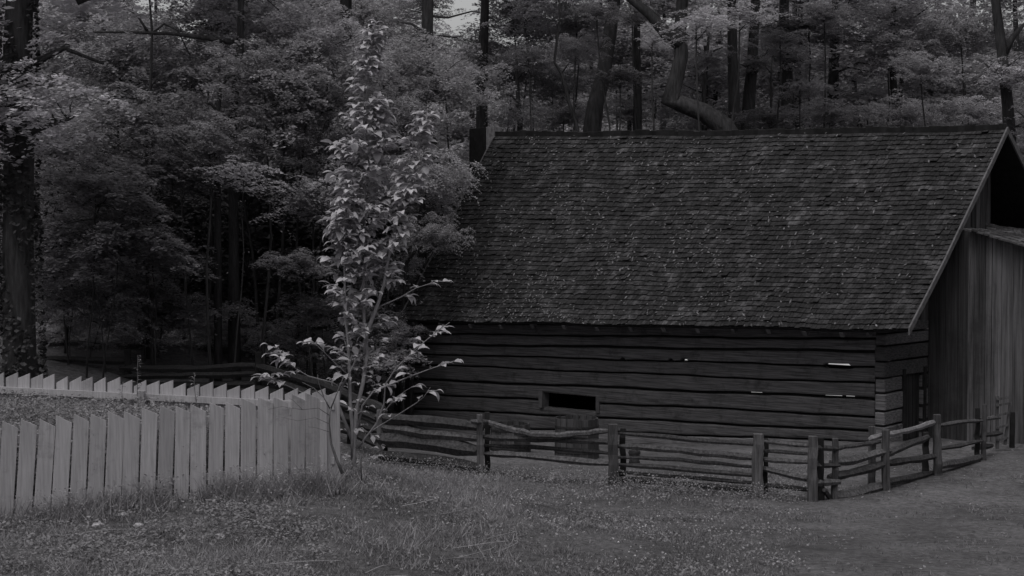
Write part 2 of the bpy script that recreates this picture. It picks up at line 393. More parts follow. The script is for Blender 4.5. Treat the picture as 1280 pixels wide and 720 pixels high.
# chinking slats seen in some joints (not where daylight or light of the added tubes comes through)
mb.build('front_log_wall', M['log'], barn)
mb = MB()
for i in range(1, len(JN)):
    bad = sorted(SLITS if i == 5 else (DOTS+[OVX] if i == 3 else ([WIN] if i == 6 else []))); x = -WL+.1; iv = []
    for a, b in bad: iv.append((x, a)); x = b
    iv.append((x, NE-.05))
    for (x, x1) in iv:
        if x1-x < .02: continue
        mb.hexa([(x, .09, jz(i, x)-.05), (x1, .09, jz(i, x1)-.05), (x1, .13, jz(i, x1)-.05), (x, .13, jz(i, x)-.05),
                 (x, .09, jz(i, x)+.05), (x1, .09, jz(i, x1)+.05), (x1, .13, jz(i, x1)+.05), (x, .13, jz(i, x)+.05)])
mb.build('chinking', M['dark'], barn)
# slot window with its jambs
fr = empty('window', (0, 0, 0)); fr.parent = barn
mb = MB(); t_ = .13
mb.box(WIN[0]-t_*.9, WIN[0]+.004, -.05, .22, wz0-.02, wz1+.03, .8); mj = mat('jamb_wood', .06, .11, (2, 2, 2), 4, tone=.2); mb.build('window_jamb', mj, fr); mb = MB(); mb.box(WIN[1]-.004, WIN[1]+t_*.75, -.04, .22, wz0-.02, wz1+.01, .4)
mb.build('window_jamb', mj, fr)
# side (gable) wall of logs with a doorway
DR = 3.93; OE = .85; DEP = 2*DR; OG = .62
def sx(x, y):  # pixel -> point on the gable plane, local (0, d, z)
    o = Vector((0, 0, CH)); r = ray(x, y); t = (B0-o).dot(BR)/r.dot(BR); P = o+r*t
    return Vector((0, (P-B0).dot(BD), P.z))
DOOR = (sx(1131, 500).y, sx(1154, 500).y); dz1 = sx(1140, 463).z
mb = MB(); zz = -.1; hs = []
k0 = [jz(i, 0)+.12 for i in range(len(JN))]
for i in range(len(JN)-1):
    zt, zb = k0[i]-.02, k0[i+1]+.02; tone = random.random()
    segs = [(-.06-random.uniform(0, .06), DOOR[0]), (DOOR[1], DEP)] if zb < dz1-.12 else [(-.06-random.uniform(0, .06), DEP)]
    for (a, b) in segs:
        xo = random.uniform(-.02, .02); x0_ = NE+.02 if a < 0 else -.22
        # the log itself, and a wider end block at the corner
        mb.hexa([(-.24, a, zb), (xo, a, zb), (xo, b, zb+.03), (-.24, b, zb), (-.24, a, zt), (xo, a, zt), (xo, b, zt+.03), (-.24, b, zt)], tone)
mb.build('side_log_wall', M['log'], barn, bevel=.02)
mb = MB()
for q in range(5):
    a = DOOR[0]+.03+q*(DOOR[1]-DOOR[0]-.03)/5; b = a+(DOOR[1]-DOOR[0])/5-.03
    mb.box(-.12, -.09, a, b, -.1, dz1-.03-random.random()*.08)
dr_ = mb.build('door', M['board'], barn)
mb = MB(); mb.box(-.2, .03, DOOR[0]-.1, DOOR[0]-.003, -.1, dz1+.05, .7); mb.box(-.2, .03, DOOR[1]+.003, DOOR[1]+.1, -.1, dz1+.05, .5)
mb.build('door_frame', M['dark'], barn)
# back wall and left wall
mb = MB()
for i in range(len(JN)-1):
    zt, zb = jz(i, -WL/2)-.02, jz(i+1, -WL/2)+.01
    mb.box(-WL+.2, -.25, DEP-.2, DEP, zb, zt)
    zt, zb = jz(i, -WL)+.1, jz(i+1, -WL)+.12; mb.box(-WL, -WL+.2, .21, DEP-.21, zb, zt)
mb.build('back_log_wall', M['log'], barn)
# corner board at the left end
mb = MB(); mb.box(-WL-.12, -WL+.02, -.06, -.015, jz(8, -WL), jz(1, -WL), .7); mb.build('corner_post', M['board'], barn)

# roof: two slopes over four surveyed corners
ER, EL = bl(1135, 413, -OE), bl(499, 400.5, -OE); RR, RL = bl(1258, 162, DR), bl(619, 169.5, DR)
def S(u, v, h=0):
    p = EL.lerp(ER, u).lerp(RL.lerp(RR, u), v)
    sag = -.05*math.sin(math.pi*v) - .05*math.sin(math.pi*u)*v + .022*math.sin(u*23+v*3)*math.sin(v*9+u*5)
    return p+Vector((0, -.737*h, .675*h+sag))
def S2(u, v, h=0):
    p = S(u, v); p = Vector((p.x, 2*DR-p.y, p.z)); return p+Vector((0, .737*h, .675*h))
ROWS = 41; RL_ = (ER-EL).length
shV = []; shF = []; shT = []
def shingle(Sf, u0, u1, v0, v1, h0, h1, tone):
    n0 = len(shV)
    for (u, v, h) in ((u0, v0, h0), (u1, v0, h0+random.uniform(-.004, .004)), (u1, v1, h1), (u0, v1, h1), (u0, v0, h0-.022), (u1, v0, h0-.022)):
        shV.append(tuple(Sf(u, v, h)))
    for q in ((0, 1, 2, 3), (4, 5, 1, 0)): shF.append([n0+i for i in q]); shT.append(tone)
    # sides
    n1 = len(shV); shV.append(tuple(Sf(u0, v1, h1-.02))); shV.append(tuple(Sf(u1, v1, h1-.02)))
    shF.append([n0+4, n0, n0+3, n1]); shT.append(tone); shF.append([n0+1, n0+5, n1+1, n0+2]); shT.append(tone)
rowtone = [random.uniform(-.12, .12) for _ in range(ROWS)]
for r_ in range(ROWS):
    v0 = r_/ROWS; v1 = min(1.0, (r_+1.25)/ROWS); u = random.uniform(-.006, 0); u = 0
    ed = random.uniform(-.0012, .0012)
    while u < 1:
        du = random.uniform(.08, .17)/RL_; u1 = min(1, u+du)
        if 1-u1 < .004: u1 = 1
        t = min(1, max(0, random.gauss(.42, .11)+rowtone[r_]*.6))
        if random.random() < .05: t = min(1.6, t+.9)
        lift = .026+abs(random.gauss(0, .009))
        if random.random() < .03: lift += .03
        shingle(S, u+.0003, u1-.0003, v0+ed+random.uniform(-.0025, .0025), v1, lift, .001, t)
        u = u1
    shingle(S2, 0, 1, v0, v1, .025, .002, .5)
mb = MB(); mb.v = shV; mb.f = shF; mb.t = shT
roof = mb.build('roof', M['shingle'], barn)
mb = MB()   # sheathing under the shingles, closed sheets
for Sf in (S, S2):
    for k in range(16):
        ua, ub = k/16, (k+1)/16
        for j in range(6):
            va, vb = j/6, (j+1)/6
            mb.hexa([Sf(ua, va, -.07), Sf(ub, va, -.07), Sf(ub, vb, -.07), Sf(ua, vb, -.07), Sf(ua, va, -.022), Sf(ub, va, -.022), Sf(ub, vb, -.022), Sf(ua, vb, -.022)], .3)
mb.build('roof_sheathing', M['dark'], barn)
# ridge board: the far shingles stand proud of the ridge
mb = MB(); u = 0
while u < 1:
    u1 = min(1, u+random.uniform(.008, .02)); a = S(u, 1); b = S(u1, 1); h = random.uniform(.10, .135)+(.03 if random.random() < .08 else 0)
    mb.hexa([a+Vector((0, -.03, -.03)), b+Vector((0, -.03, -.03)), b+Vector((0, .12, -.1)), a+Vector((0, .12, -.1)),
             a+Vector((0, -.045, h)), b+Vector((0, -.045, h)), b+Vector((0, -.01, h+.01)), a+Vector((0, -.01, h+.01))])
    u = u1
mb.build('ridge_cap', M['dark'], barn)
# barge boards
for (Sf, nm) in ((S, 0), (S2, 1)):
    for (u, o_) in ((1, .005), (0, -.045)):
        mb = MB()
        for j in range(6):
            a = Sf(u, j/6, 0); b = Sf(u, (j+1)/6, 0); q = Vector((o_, 0, 0)); q2 = q+Vector((.04, 0, 0)); dn = Vector((0, 0, -.11)); upv = Vector((0, 0, .045))
            mb.hexa([a+q+dn, a+q2+dn, b+q2+dn, b+q+dn, a+q+upv, a+q2+upv, b+q2+upv, b+q+upv], .6)
        mb.build('barge_board', M['trimpale'], barn)
# rafter ends and rafters
for x_ in (516, 549, 586, 624.4, 663.8, 703.2, 744.7, 787, 827.8, 870.3, 914.8, 959, 1004, 1050.7, 1083.5):
    mb = MB(); p = bl(x_, 414, -OE+.05); u = (p.x-EL.x)/(ER.x-EL.x); wd = random.uniform(.038, .055)
    a = S(u, -.003, -.15); b = S(u, .45, -.145)
    mb.bar(a, b, wd*2, .125, None, 1, 0)
    mb.build('rafter', mat('rafter_wood', .09, .17, (3, 3, 3), 3, tone=.35) if x_ == 516 else bpy.data.materials['rafter_wood'], barn)
mb = MB(); mb.bar(Vector((-WL-.2, .08, jz(0, -WL)+.04)), Vector((0, .08, jz(0, 0)+.1)), .22, .2, .3); mb.build('wall_plate', M['dark'], barn)
second = True; DOP = sx(1238, 230).y
# gable boards with a loft opening to the right
def roofz(d):  # underside of the roof at depth d on the gable
    t = (d+OE)/(DR+OE) if d < DR else (2*DR-d+OE)/(DR+OE)
    return ER.z+(RR.z-ER.z)*t-.09
mb = MB(); d = .1
while d < DEP-.1:
    w_ = random.uniform(.16, .26); d1 = min(d+w_, DEP-.1)
    if 6.1 < d and mb is not None and not second: mb.build('gable_boards', M['shedboard'], barn); mb = MB(); second = True
    if not (DOP < d < 8.5):
        xo = random.uniform(-.02, .01); zb = k0[0]-.02
        if roofz(d) > zb+.05: mb.hexa([(-.1, d, zb), (xo, d, zb), (xo, d1-.012, zb), (-.1, d1-.012, zb), (-.1, d, roofz(d)), (xo, d, roofz(d)), (xo, d1-.012, roofz(d1)), (-.1, d1-.012, roofz(d1))])
    d = d1
mb.build('gable_boards', M['shedboard'], barn)
mb = MB(); d = .1
while d < DEP-.1:
    w_ = .25; d1 = min(d+w_, DEP-.1); zb = -.3
    mb.hexa([(-WL-.04, d, zb), (-WL-.01, d, zb), (-WL-.01, d1-.01, zb), (-WL-.04, d1-.01, zb), (-WL-.04, d, roofz(d)-.12), (-WL-.01, d, roofz(d)-.12), (-WL-.01, d1-.01, roofz(d1)-.12), (-WL-.04, d1-.01, roofz(d1)-.12)])
    d = d1
mb.build('left_gable_boards', M['board'], barn)
mb = MB(); mb.box(-WL+.2, -.25, .25, DEP-.25, k0[0]+.0, k0[0]+.05, .1); mb.build('loft_floor', M['dark'], barn)
# chimney at the far left gable
mb = MB(); a = bl(586, 161, DR+.5); b = bl(605.5, 159, DR+.5); zb = -.5
mb.hexa([(a.x, a.y, zb), (b.x, a.y, zb), (b.x, a.y+.5, zb), (a.x, a.y+.5, zb), (a.x, a.y, a.z), (b.x, a.y, b.z), (b.x, a.y+.5, b.z), (a.x, a.y+.5, a.z)], .3)
ch = mb.build('chimney', M['dark'], barn, bevel=.02)
mb = MB(); a = bl(607.5, 180, DR-.1); b = bl(617, 158, DR-.1)
mb.box(a.x, b.x, DR-.1, DR+.25, S((a.x-EL.x)/(ER.x-EL.x), .95).z-.3, b.z, .7); mb.build('flue', M['stone'], barn, bevel=.01)
# foundation stones
x = -WL+.3
while x < -.2:
    z = jz(9, x) if x < bl(900, 550, 0).x else jz(9, x)+.12
    st = MB(); st.box(x, x+random.uniform(.12, .4), .0, .3, z-.6, jz(9, x)+.012, None); st.build('foundation_stone', M['stone'], barn, bevel=.03); x += random.uniform(.3, .75)
# ---- lean-to shed on the right gable
SD = sx(1157, 470).y
def shp(x, y, d=SD): return bl(x, y, d)
f1, f2 = shp(1207, 287, SD-.3), shp(1280, 307, SD-.3); slp = (f2.z-f1.z)/(f2.x-f1.x)
b1, b2 = shp(1207, 277, SD+3.2), shp(1280, 287, SD+3.2); slb = (b2.z-b1.z)/(b2.x-b1.x)
def fz(x): return f1.z+slp*(x-f1.x)
def ctop(x): return fz(x)-.06 if x > ER.x else min(fz(x)-.06, roofz(SD)-.12)
def bz(x): return b1.z+slb*(x-b1.x)
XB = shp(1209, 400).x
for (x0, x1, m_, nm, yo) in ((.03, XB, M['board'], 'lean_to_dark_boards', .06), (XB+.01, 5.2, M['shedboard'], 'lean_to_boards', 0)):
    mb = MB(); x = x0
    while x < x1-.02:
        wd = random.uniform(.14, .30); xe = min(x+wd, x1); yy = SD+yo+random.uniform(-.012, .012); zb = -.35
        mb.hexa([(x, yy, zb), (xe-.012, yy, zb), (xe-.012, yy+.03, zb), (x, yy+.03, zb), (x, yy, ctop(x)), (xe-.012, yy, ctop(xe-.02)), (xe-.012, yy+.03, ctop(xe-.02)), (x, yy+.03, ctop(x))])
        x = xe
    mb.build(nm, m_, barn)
mb = MB(); mb.box(5.2, 5.23, SD, SD+3.2, -.4, fz(5.2)-.1, .4); mb.build('lean_to_end_wall', M['board'], barn)
mb = MB(); nr = 9
for j in range(nr):
    t0, t1 = j/nr, (j+1.15)/nr; x = max(.02, ER.x+.03-max(0, j-3)*.2)
    while x < 5.4:
        x1 = x+random.uniform(.12, .3); L_ = random.uniform(0, .035)
        def q(xx, t, h): return Vector((xx, (SD-.3)*(1-t)+(SD+3.2)*t, fz(xx)*(1-t)+bz(xx)*t+h))
        t0_ = t0-random.uniform(0, .012)
        mb.hexa([q(x, t0_, L_-.02), q(x1-.01, t0_, L_-.02), q(x1-.01, t1, -.03), q(x, t1, -.03), q(x, t0_, L_+.02), q(x1-.01, t0_, L_+.02), q(x1-.01, t1, 0), q(x, t1, 0)])
        x = x1
mb.build('lean_to_roof', mat('rough_roof_board', .04, .12, (6, 2, 2), 3, tone=.5), barn)
# glowing tubes added inside to brighten the gaps between the logs
for (nm, a, b, z, lab) in (('added_glow_tube', DOTS[0][0]-.2, DOTS[2][1]+.2, (jz(3, DOTS[0][0])+jz(3, DOTS[2][1]))/2+.015, 'added glowing tube inside the barn seen as three tiny dots high in the log wall'), ('added_glow_tube', OVX[0]-.3, OVX[1]+.2, bl(1046, 455.5, 0).z, 'added glowing tube inside the barn behind the oval hole near the right corner'),
                      ('added_glow_tube', SLITS[0][0]-.4, SLITS[-1][1]-.05, (jz(5, SLITS[0][0])+jz(5, SLITS[-1][1]))/2, 'long added glowing tube inside the barn seen through the thin slits between the logs')):
    mb = MB(); c = bw(((a+b)/2, .42, z)); h = (b-a)/2
    mb.tube([(-h, 0, 0), (h, 0, 0)], .045 if 'oval' in lab else .014, 8, .5)
    z5 = 0 if 'oval' in lab else ((jz(5, b)-jz(5, a))/(b-a) if 'slits' in lab else (jz(3, b)-jz(3, a))/(b-a))
    r_ = empty(nm, c, -BTH, lab, 'lamp', 'glow tubes added inside the barn'); r_.rotation_euler = (0, -math.atan(z5), -BTH)
    mb.build('tube', M['lamp'], r_)
    mb = MB(); mb.box(-h-.05, h+.05, .05, .09, -.05, .05, .5); mb.build('housing', M['iron'], r_)

# ------------------------------------------------------------------ THE WOOD
random.seed(31)
# named trunks of the photograph: label, pixel path from ground upwards (last ones above the frame), distance, radius, leaf kind, crowns (x, y, dY, scale, flat)
def px_tree(label, path, Y, rad, crowns, leaf='mid', extra=None, group='trees of the wood behind the barn', name='forest_tree', nl=5):
    x0 = path[0][0]; g = GP(x0, Y); P = [g]+[at(x, y, Y) for x, y in path]
    cr = [(at(x, y, Y+dy), s, fl) for (x, y, dy, s, fl) in crowns]
    ex = [([at(x, y, Y) for x, y in pts], [r_*(1-.7*i/(len(pts)-1)) for i in range(len(pts))]) for pts, r_ in (extra or [])]
    return tree('', label, P, rad, cr, leaf=leaf, extra=ex, group=group, name=name, nl=nl)
px_tree('massive tree at the far left with a broad furrowed trunk and bright hanging leaves', [(24, 440), (22, 300), (24, 190), (22, 60), (30, -120), (30, -260)], 35, [.52, .38, .35, .34, .32, .26, .15],
        [(38, 128, -1.2, .75, .75), (-30, 90, -.6, .9, .7), (95, -95, 0, 1.6, .7), (-60, -160, 1, 1.8, .7)], 'bright', [([(24, 90), (80, 60), (130, 80)], .08)])
big = bpy.data.objects['forest_tree']; iv = MB(); n_ = 5200; zz_ = RS.uniform(.1, 10.5, n_); an_ = RS.uniform(0, 6.283, n_)
keep = (np.sin(an_*3+zz_*1.1)+np.sin(zz_*2.3+an_)*.8 > -.5); zz_ = zz_[keep]; an_ = an_[keep]; n_ = len(zz_); rr_ = np.interp(zz_, [0, 3, 8, 12], [.5, .42, .39, .36])+RS.uniform(0, .05, n_)
P_ = np.stack([np.cos(an_)*rr_, np.sin(an_)*rr_, zz_], 1); L1, F1 = leaf_quads(P_, RS.uniform(.06, .14, n_), 1.3, aspect=.9); np_mesh('ivy', L1, F1, mat('ivy_leaf', .045, .09, nscale=2, detail=3, tone=.45), RS.rand(n_), big)
px_tree('dark trunk cut by the top edge of the photo left of the sapling tip', [(433, 300), (431, 150), (432, 10), (432, -150), (432, -300)], 52, .28, [(400, -170, 0, 1.9, .6), (480, -230, 1, 1.9, .6), (300, -120, 1, 1.6, .6)], 'top')
px_tree('dark tree with broken side branches left of the patch of sky', [(535, 200), (536, 110), (534, 40), (536, -40), (536, -220)], 50, .26, [(560, -190, 0, 1.6, .6), (500, -110, 1, 1.4, .5)], 'top',
        [([(535, 45), (515, 30), (497, 27)], .06), ([(535, 50), (552, 45), (572, 47)], .07), ([(536, 20), (560, 22), (590, 14), (600, 16)], .04), ([(536, 60), (520, 42), (516, 46)], .04)])
px_tree('trunk at the right side of the patch of sky', [(602, 120), (604, 60), (606, 10), (606, -60), (608, -250)], 58, .22, [(660, -120, 0, 1.5, .6), (640, -230, 0, 1.9, .6)], 'top')
px_tree('leaning dark trunk just above the roof ridge at its left third', [(740, 160), (744, 130), (754, 95), (764, 30), (775, -60), (790, -220)], 55, .32, [(740, -90, 1, 1.6, .6), (800, -220, 0, 2, .6)], 'top')
px_tree('slender straight dark trunk left of the crooked tree', [(797, 160), (797, 100), (796, 60), (796, 15), (797, -60), (795, -240)], 56, .16, [(850, -150, 2, 1.6, .6)], 'top')
px_tree('crooked tree whose heavy bowed limb rises from the roof ridge and forks to the left', [(925, 190), (905, 158), (880, 140), (848, 128), (837, 128), (846, 98), (852, 68), (850, 40), (858, -60), (870, -220)], 50, [.42, .33, .30, .27, .24, .25, .22, .2, .18, .15, .1],
        [(880, -120, 0, 1.7, .6), (960, -200, 1, 1.8, .6)], 'top', [([(850, 55), (832, 42), (812, 18), (782, -6), (730, -40)], .25)])
px_tree('left trunk of the dark pair above the ridge', [(919, 170), (918, 120), (916, 70), (915, 0), (915, -220)], 57, .26, [(900, -110, 1, 1.5, .5)], 'top')
px_tree('right trunk of the dark pair, wrapped in leaves above the ridge', [(934, 170), (936, 125), (940, 80), (944, 10), (946, -220)], 58, .30, [(1000, -130, 1, 1.7, .5), (946, 78, -.5, .32, .7)], 'top')
px_tree('tree with bare forked side twigs right of the dark pair', [(1040, 170), (1042, 95), (1044, 40), (1046, -30), (1050, -220)], 62, .26, [(1080, -120, 0, 1.7, .5)], 'top',
        [([(1042, 92), (1075, 78), (1105, 84), (1135, 80)], .05), ([(1060, 84), (1090, 90), (1122, 94)], .03), ([(1044, 40), (1060, 32), (1076, 38)], .06), ([(1044, 36), (1028, 30), (1012, 32)], .05)])
px_tree('broad dark bole close above the ridge left of the twiggy tree', [(985, 170), (985, 120), (984, 96), (980, 20), (985, -200)], 60, .30, [(984, -120, 0, 1.5, .5), (982, 70, -.4, .5, .7)], 'top')
px_tree('forked tree at the right edge with bright leaf sprays over the gable', [(1262, 170), (1259, 130), (1252, 62), (1244, 0), (1240, -120), (1235, -260)], 46, .2, [(1300, -60, 0, 1., .6), (1252, 88, -.8, .42, .55), (1285, 92, -.8, .45, .55), (1292, 150, -.5, .4, .6), (1200, -190, 0, 1.5, .5)], 'bright',
        [([(1255, 66), (1266, 46), (1284, 26)], .13)])
for (lab, path, Y, r_) in (('thin bent sapling stem standing above the left half of the ridge', [(722, 160), (712, 130), (702, 92), (693, 78), (700, 20), (698, -20)], 52, .06),
                           ('spindly dead stem with forked twigs between the crooked tree and the dark pair', [(880, 118), (881, 96), (884, 76), (886, 40)], 56, .09),
                           ('small twiggy stem right of the dark pair of trunks', [(964, 110), (964, 92), (965, 72)], 56, .05),
                           ('faint straight stem in the upper left of the wood', [(184, 220), (183, 160), (188, 110), (190, 40), (187, 0), (186, -80)], 44, .05),
                           ('kinked dark stem in the upper left third of the wood', [(272, 165), (272, 140), (276, 110), (274, 100)], 43, .09),
                           ('dark snag leaning above the roof left of the chimney line', [(650, 165), (648, 130), (646, 100), (646, 60)], 54, .1)):
    px_tree(lab, path, Y, r_, [], extra=[([path[2], (path[2][0]+9, path[2][1]-13), (path[2][0]+20, path[2][1]-17)], r_*.5), ([path[1], (path[1][0]-8, path[1][1]-10), (path[1][0]-16, path[1][1]-12)], r_*.5)], name='bare_tree', group='thin bare stems in the wood')
px_tree('tree with one long level dark limb high in the upper left', [(292, 300), (290, 150), (300, 60), (302, -40), (300, -220)], 44, .14, [(230, -140, 0, 1.7, .6)], 'top', [([(298, 54), (262, 48), (215, 42), (160, 40), (112, 40)], .085), ([(190, 42), (205, 30), (222, 38), (238, 70)], .04), ([(185, 40), (172, 20), (160, 12)], .04)], nl=4)
# understory crowns that can be told apart: x, y, Y, scale, flat, leaf kind, label
U = [
 (150, 75, 46, .95, .8, 'fine', 'soft leafy crown under the long level limb'),
 (230, 105, 47, .95, .8, 'fine', 'dull leafy crown in the middle of the upper left'),
 (355, 35, 45, .85, .7, 'fine', 'crown with a paler streak at the top left of the sapling tip'),
 (60, 35, 47, 1.1, .8, 'fine', 'hazy crown in the top left corner'),
 (270, 20, 48, 1., .8, 'fine', 'even grey crown at the top edge left of centre'),
 (300, 170, 46, .9, .8, 'mid', 'leafy crown above the dark hollow'),
 (385, 120, 44, .8, .9, 'mid', 'tangled crown left of the upper sapling'),
 (480, 90, 48, .9, .8, 'fine', 'fine-leaved crown directly behind the sapling tip'),
 (556, 105, 46.5, .75, .85, 'fine', 'light rounded maple crown left of the chimney'),
 (541, 215, 43.5, .55, .9, 'fine', 'maple boughs hanging over the left end of the roof'),
 (545, 290, 42.5, .40, .8, 'fine', 'lowest maple bough brushing the lower left shingles'),
 (120, 235, 40, .75, .55, 'mid', 'layered boughs beside the massive left trunk'),
 (215, 215, 42, .7, .5, 'mid', 'flat layered boughs left of the dark hollow'),
 (305, 218, 39.5, .48, .5, 'bright', 'bright layered spray hanging over the dark hollow'),
 (110, 315, 41, .8, .6, 'mid', 'drooping boughs low on the left'),
 (190, 320, 42, .7, .55, 'mid', 'boughs dipping toward the left of the dark hollow'),
 (130, 395, 42.5, .7, .6, 'fine', 'low dusky bush behind the left pickets'),
 (235, 385, 43.5, .6, .55, 'mid', 'sparse low bush below the dark hollow'),
 (405, 250, 43, .55, .8, 'mid', 'narrow bush behind the left edge of the sapling leaves'),
 (375, 330, 42, .42, .55, 'mid', 'flat spray at the right lip of the dark hollow'),
 (400, 380, 43, .5, .6, 'mid', 'dull bush low behind the sapling'),
 (480, 330, 46.2, .62, .9, 'fine', 'dense bush between the sapling and the roof eave'),
 (497, 418, 44.6, .42, .6, 'fine', 'fine-leaved bush at the left corner of the log wall'),
 (440, 180, 46, .7, .8, 'mid', 'crown behind the middle of the sapling'),
 (870, 30, 46, .48, .55, 'bright', 'bright blurred leaf spray over the crooked tree'),
 (925, 15, 47, .5, .5, 'bright', 'bright leaf spray at the top above the dark pair'),
 (815, 52, 47, .2, .55, 'bright', 'small pale spray at the elbow of the crooked tree'),
 (660, 25, 60, .9, .7, 'mid', 'crown right of the patch of sky'),
 (690, 110, 60, .8, .7, 'fine', 'soft crown above the left part of the ridge'),
 (820, 120, 62, .8, .6, 'open', 'open crown behind the crooked tree'),
 (770, 60, 66, 1.0, .7, 'fine', 'misty crown behind the slender dark trunk'),
 (890, 150, 56, .5, .5, 'open', 'low leafy bush on the ridge line by the crooked tree'),
 (960, 145, 56, .5, .5, 'mid', 'leafy bush on the ridge line below the dark pair'),
 (1080, 120, 64, .8, .5, 'open', 'open layered crown behind the bare forked twigs'),
 (1180, 110, 66, .9, .6, 'fine', 'smooth hazy crown left of the right-edge tree'),
 (1150, 30, 66, 1., .6, 'fine', 'smooth hazy crown high on the right'),
 (1010, 30, 60, .8, .5, 'mid', 'layered crown at the top right of centre'),
 (1060, 60, 70, 1., .7, 'fine', 'faint crown far behind the twiggy tree'),
 (455, 25, 62, .95, .7, 'fine', 'distant crown behind the very tip of the sapling'),
 (525, 40, 66, .62, .7, 'mid', 'crown left of the patch of sky'),
 (655, 15, 56, .55, .6, 'bright', 'pale sprays at the top edge right of the patch of sky'),
 (595, 55, 60, .62, .6, 'fine', 'crown directly under the patch of sky'),
 (640, 90, 58, .7, .7, 'fine', 'crown above the chimney, right of the rounded maple'),
 (530, 4, 60, .5, .7, 'fine', 'small crown at the top edge left of the patch of sky'),
 (640, 12, 59, .45, .7, 'fine', 'small crown at the top edge right of the patch of sky'),
 (90, 180, 43, .75, .8, 'fine', 'soft boughs behind the bright hanging leaves on the left'),
 (190, 150, 42.5, .75, .8, 'mid', 'leafy mass below the long level limb'),
 (260, 175, 41.5, .62, .7, 'fine', 'rounded mass just above the bright layered spray'),
 (330, 100, 43, .8, .8, 'fine', 'broad soft crown left of the sapling tip'),
 (70, 280, 41.5, .7, .7, 'fine', 'dim boughs close right of the massive left trunk'),
 (150, 290, 40.2, .62, .6, 'mid', 'layered boughs hanging in front of the left wood'),
 (90, 370, 42, .6, .7, 'fine', 'leafy mass low by the massive left trunk'),
 (170, 360, 43.4, .6, .6, 'mid', 'leafy mass low in the middle of the left wood'),
 (400, 175, 43.5, .6, .9, 'fine', 'leafy mass left of the sapling crown'),
 (410, 60, 44.5, .7, .8, 'fine', 'soft crown touching the left side of the sapling tip'),
 (500, 150, 45, .62, .9, 'fine', 'pale maple mass right of the sapling crown'),
 (510, 240, 45.2, .6, .9, 'fine', 'maple mass between the sapling crown and the roof'),
 (720, 30, 58, .8, .7, 'fine', 'hazy crown above the middle left of the ridge'),
 (1110, 60, 60, .8, .7, 'fine', 'hazy crown above the bare forked twigs'),
 (1200, 40, 60, .8, .7, 'fine', 'hazy crown left of the forked tree'),
 (1130, 140, 58, .6, .6, 'fine', 'leafy mass just above the right part of the ridge'),
 (1210, 140, 56, .6, .6, 'fine', 'leafy mass just above the gable end of the ridge'),
 (650, 140, 54, .45, .7, 'fine', 'leafy mass on the ridge right of the chimney'),
 (705, 145, 56, .4, .7, 'mid', 'leafy mass on the ridge behind the bent stem'),
 (790, 140, 57, .42, .7, 'fine', 'leafy mass on the ridge under the slender trunk'),
 (1040, 140, 56, .45, .6, 'mid', 'leafy mass on the ridge below the bare forked twigs'),
 (660, 70, 53, .36, .7, 'fine', 'small soft spray above the chimney end of the ridge'),
 (775, 95, 52, .34, .6, 'mid', 'spray between the leaning trunk and the slender trunk'),
 (720, 60, 53, .42, .7, 'fine', 'spray left of the leaning trunk'),
 (790, 20, 53, .34, .6, 'fine', 'spray crossing the top of the slender trunk'),
 (885, 75, 53, .34, .6, 'mid', 'spray between the crooked tree and the dark pair'),
 (975, 50, 54, .42, .6, 'fine', 'spray right of the top of the dark pair'),
 (1030, 20, 56, .45, .6, 'fine', 'spray over the top of the twiggy tree'),
 (1000, 110, 53, .34, .6, 'mid', 'spray hanging low between the dark pair and the twiggy tree'),
 (745, 15, 52, .34, .7, 'fine', 'small spray at the top edge over the leaning trunk'),
 (1150, 85, 55, .5, .7, 'fine', 'even grey spray above the right half of the ridge'),
 (1285, 190, 50, .5, .8, 'mid', 'dull bush just right of the gable peak'),
]
for (x, y, Y, s, fl, lf, lab) in U:
    if 'maple bough' in lab:
        b = GP(495, 46.5); m_ = at(508, 330, 45.2); c = at(x, y, Y); tree('', lab, [b, b.lerp(m_, .5), m_, m_.lerp(c, .5)+Vector((0, 0, .15)), c], .07, [(c, s, fl)], name='understory_tree', leaf=lf, group='young trees at the edge of the wood', nl=4)
    else: under(x, y, Y, s, fl, lf, lab, nl=4)
LOWB = [(75, 405, 44.5), (160, 412, 45.2), (205, 392, 44), (262, 410, 46.5), (350, 415, 45), (385, 428, 43.8), (300, 405, 47.5), (420, 432, 44.6), (452, 400, 45), (30, 400, 46.5), (470, 450, 44)]
LT = ['first low bush from the left in the row behind the old rail fence', 'low bush left of the centre of the row behind the old rail fence', 'low bush in the row behind the old rail fence, below the drooping boughs', 'low bush just left of the open gap behind the old rail fence', 'low bush just right of the open gap behind the old rail fence', 'low bush touching the long low sapling branches', 'set-back low bush seen through the open gap', 'low bush right behind the sapling stems', 'taller low bush between the sapling stems and the barn', 'low bush beside the massive left trunk', 'lowest bush at the left corner of the barn yard']
for (x, y, Y), lab in zip(LOWB, LT): under(x, y, Y, random.uniform(.36, .5), .62, random.choice(('mid', 'fine')), lab, nl=3, r=.03, name='bush', group='low bushes at the foot of the wood')
# evergreens added behind the hollow; their dark leaf colour stands in for deep shade
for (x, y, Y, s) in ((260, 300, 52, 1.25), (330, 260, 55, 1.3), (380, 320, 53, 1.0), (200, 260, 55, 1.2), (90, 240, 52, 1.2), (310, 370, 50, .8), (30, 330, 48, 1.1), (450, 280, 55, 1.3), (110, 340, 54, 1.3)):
    under(x, y, Y, s, 1.0, 'dark', 'added evergreen whose dark leaves stand in for deep shade behind the left boughs', nl=3, group='evergreens added to darken the hollow of the left wood', name='added_evergreen', r=.12)
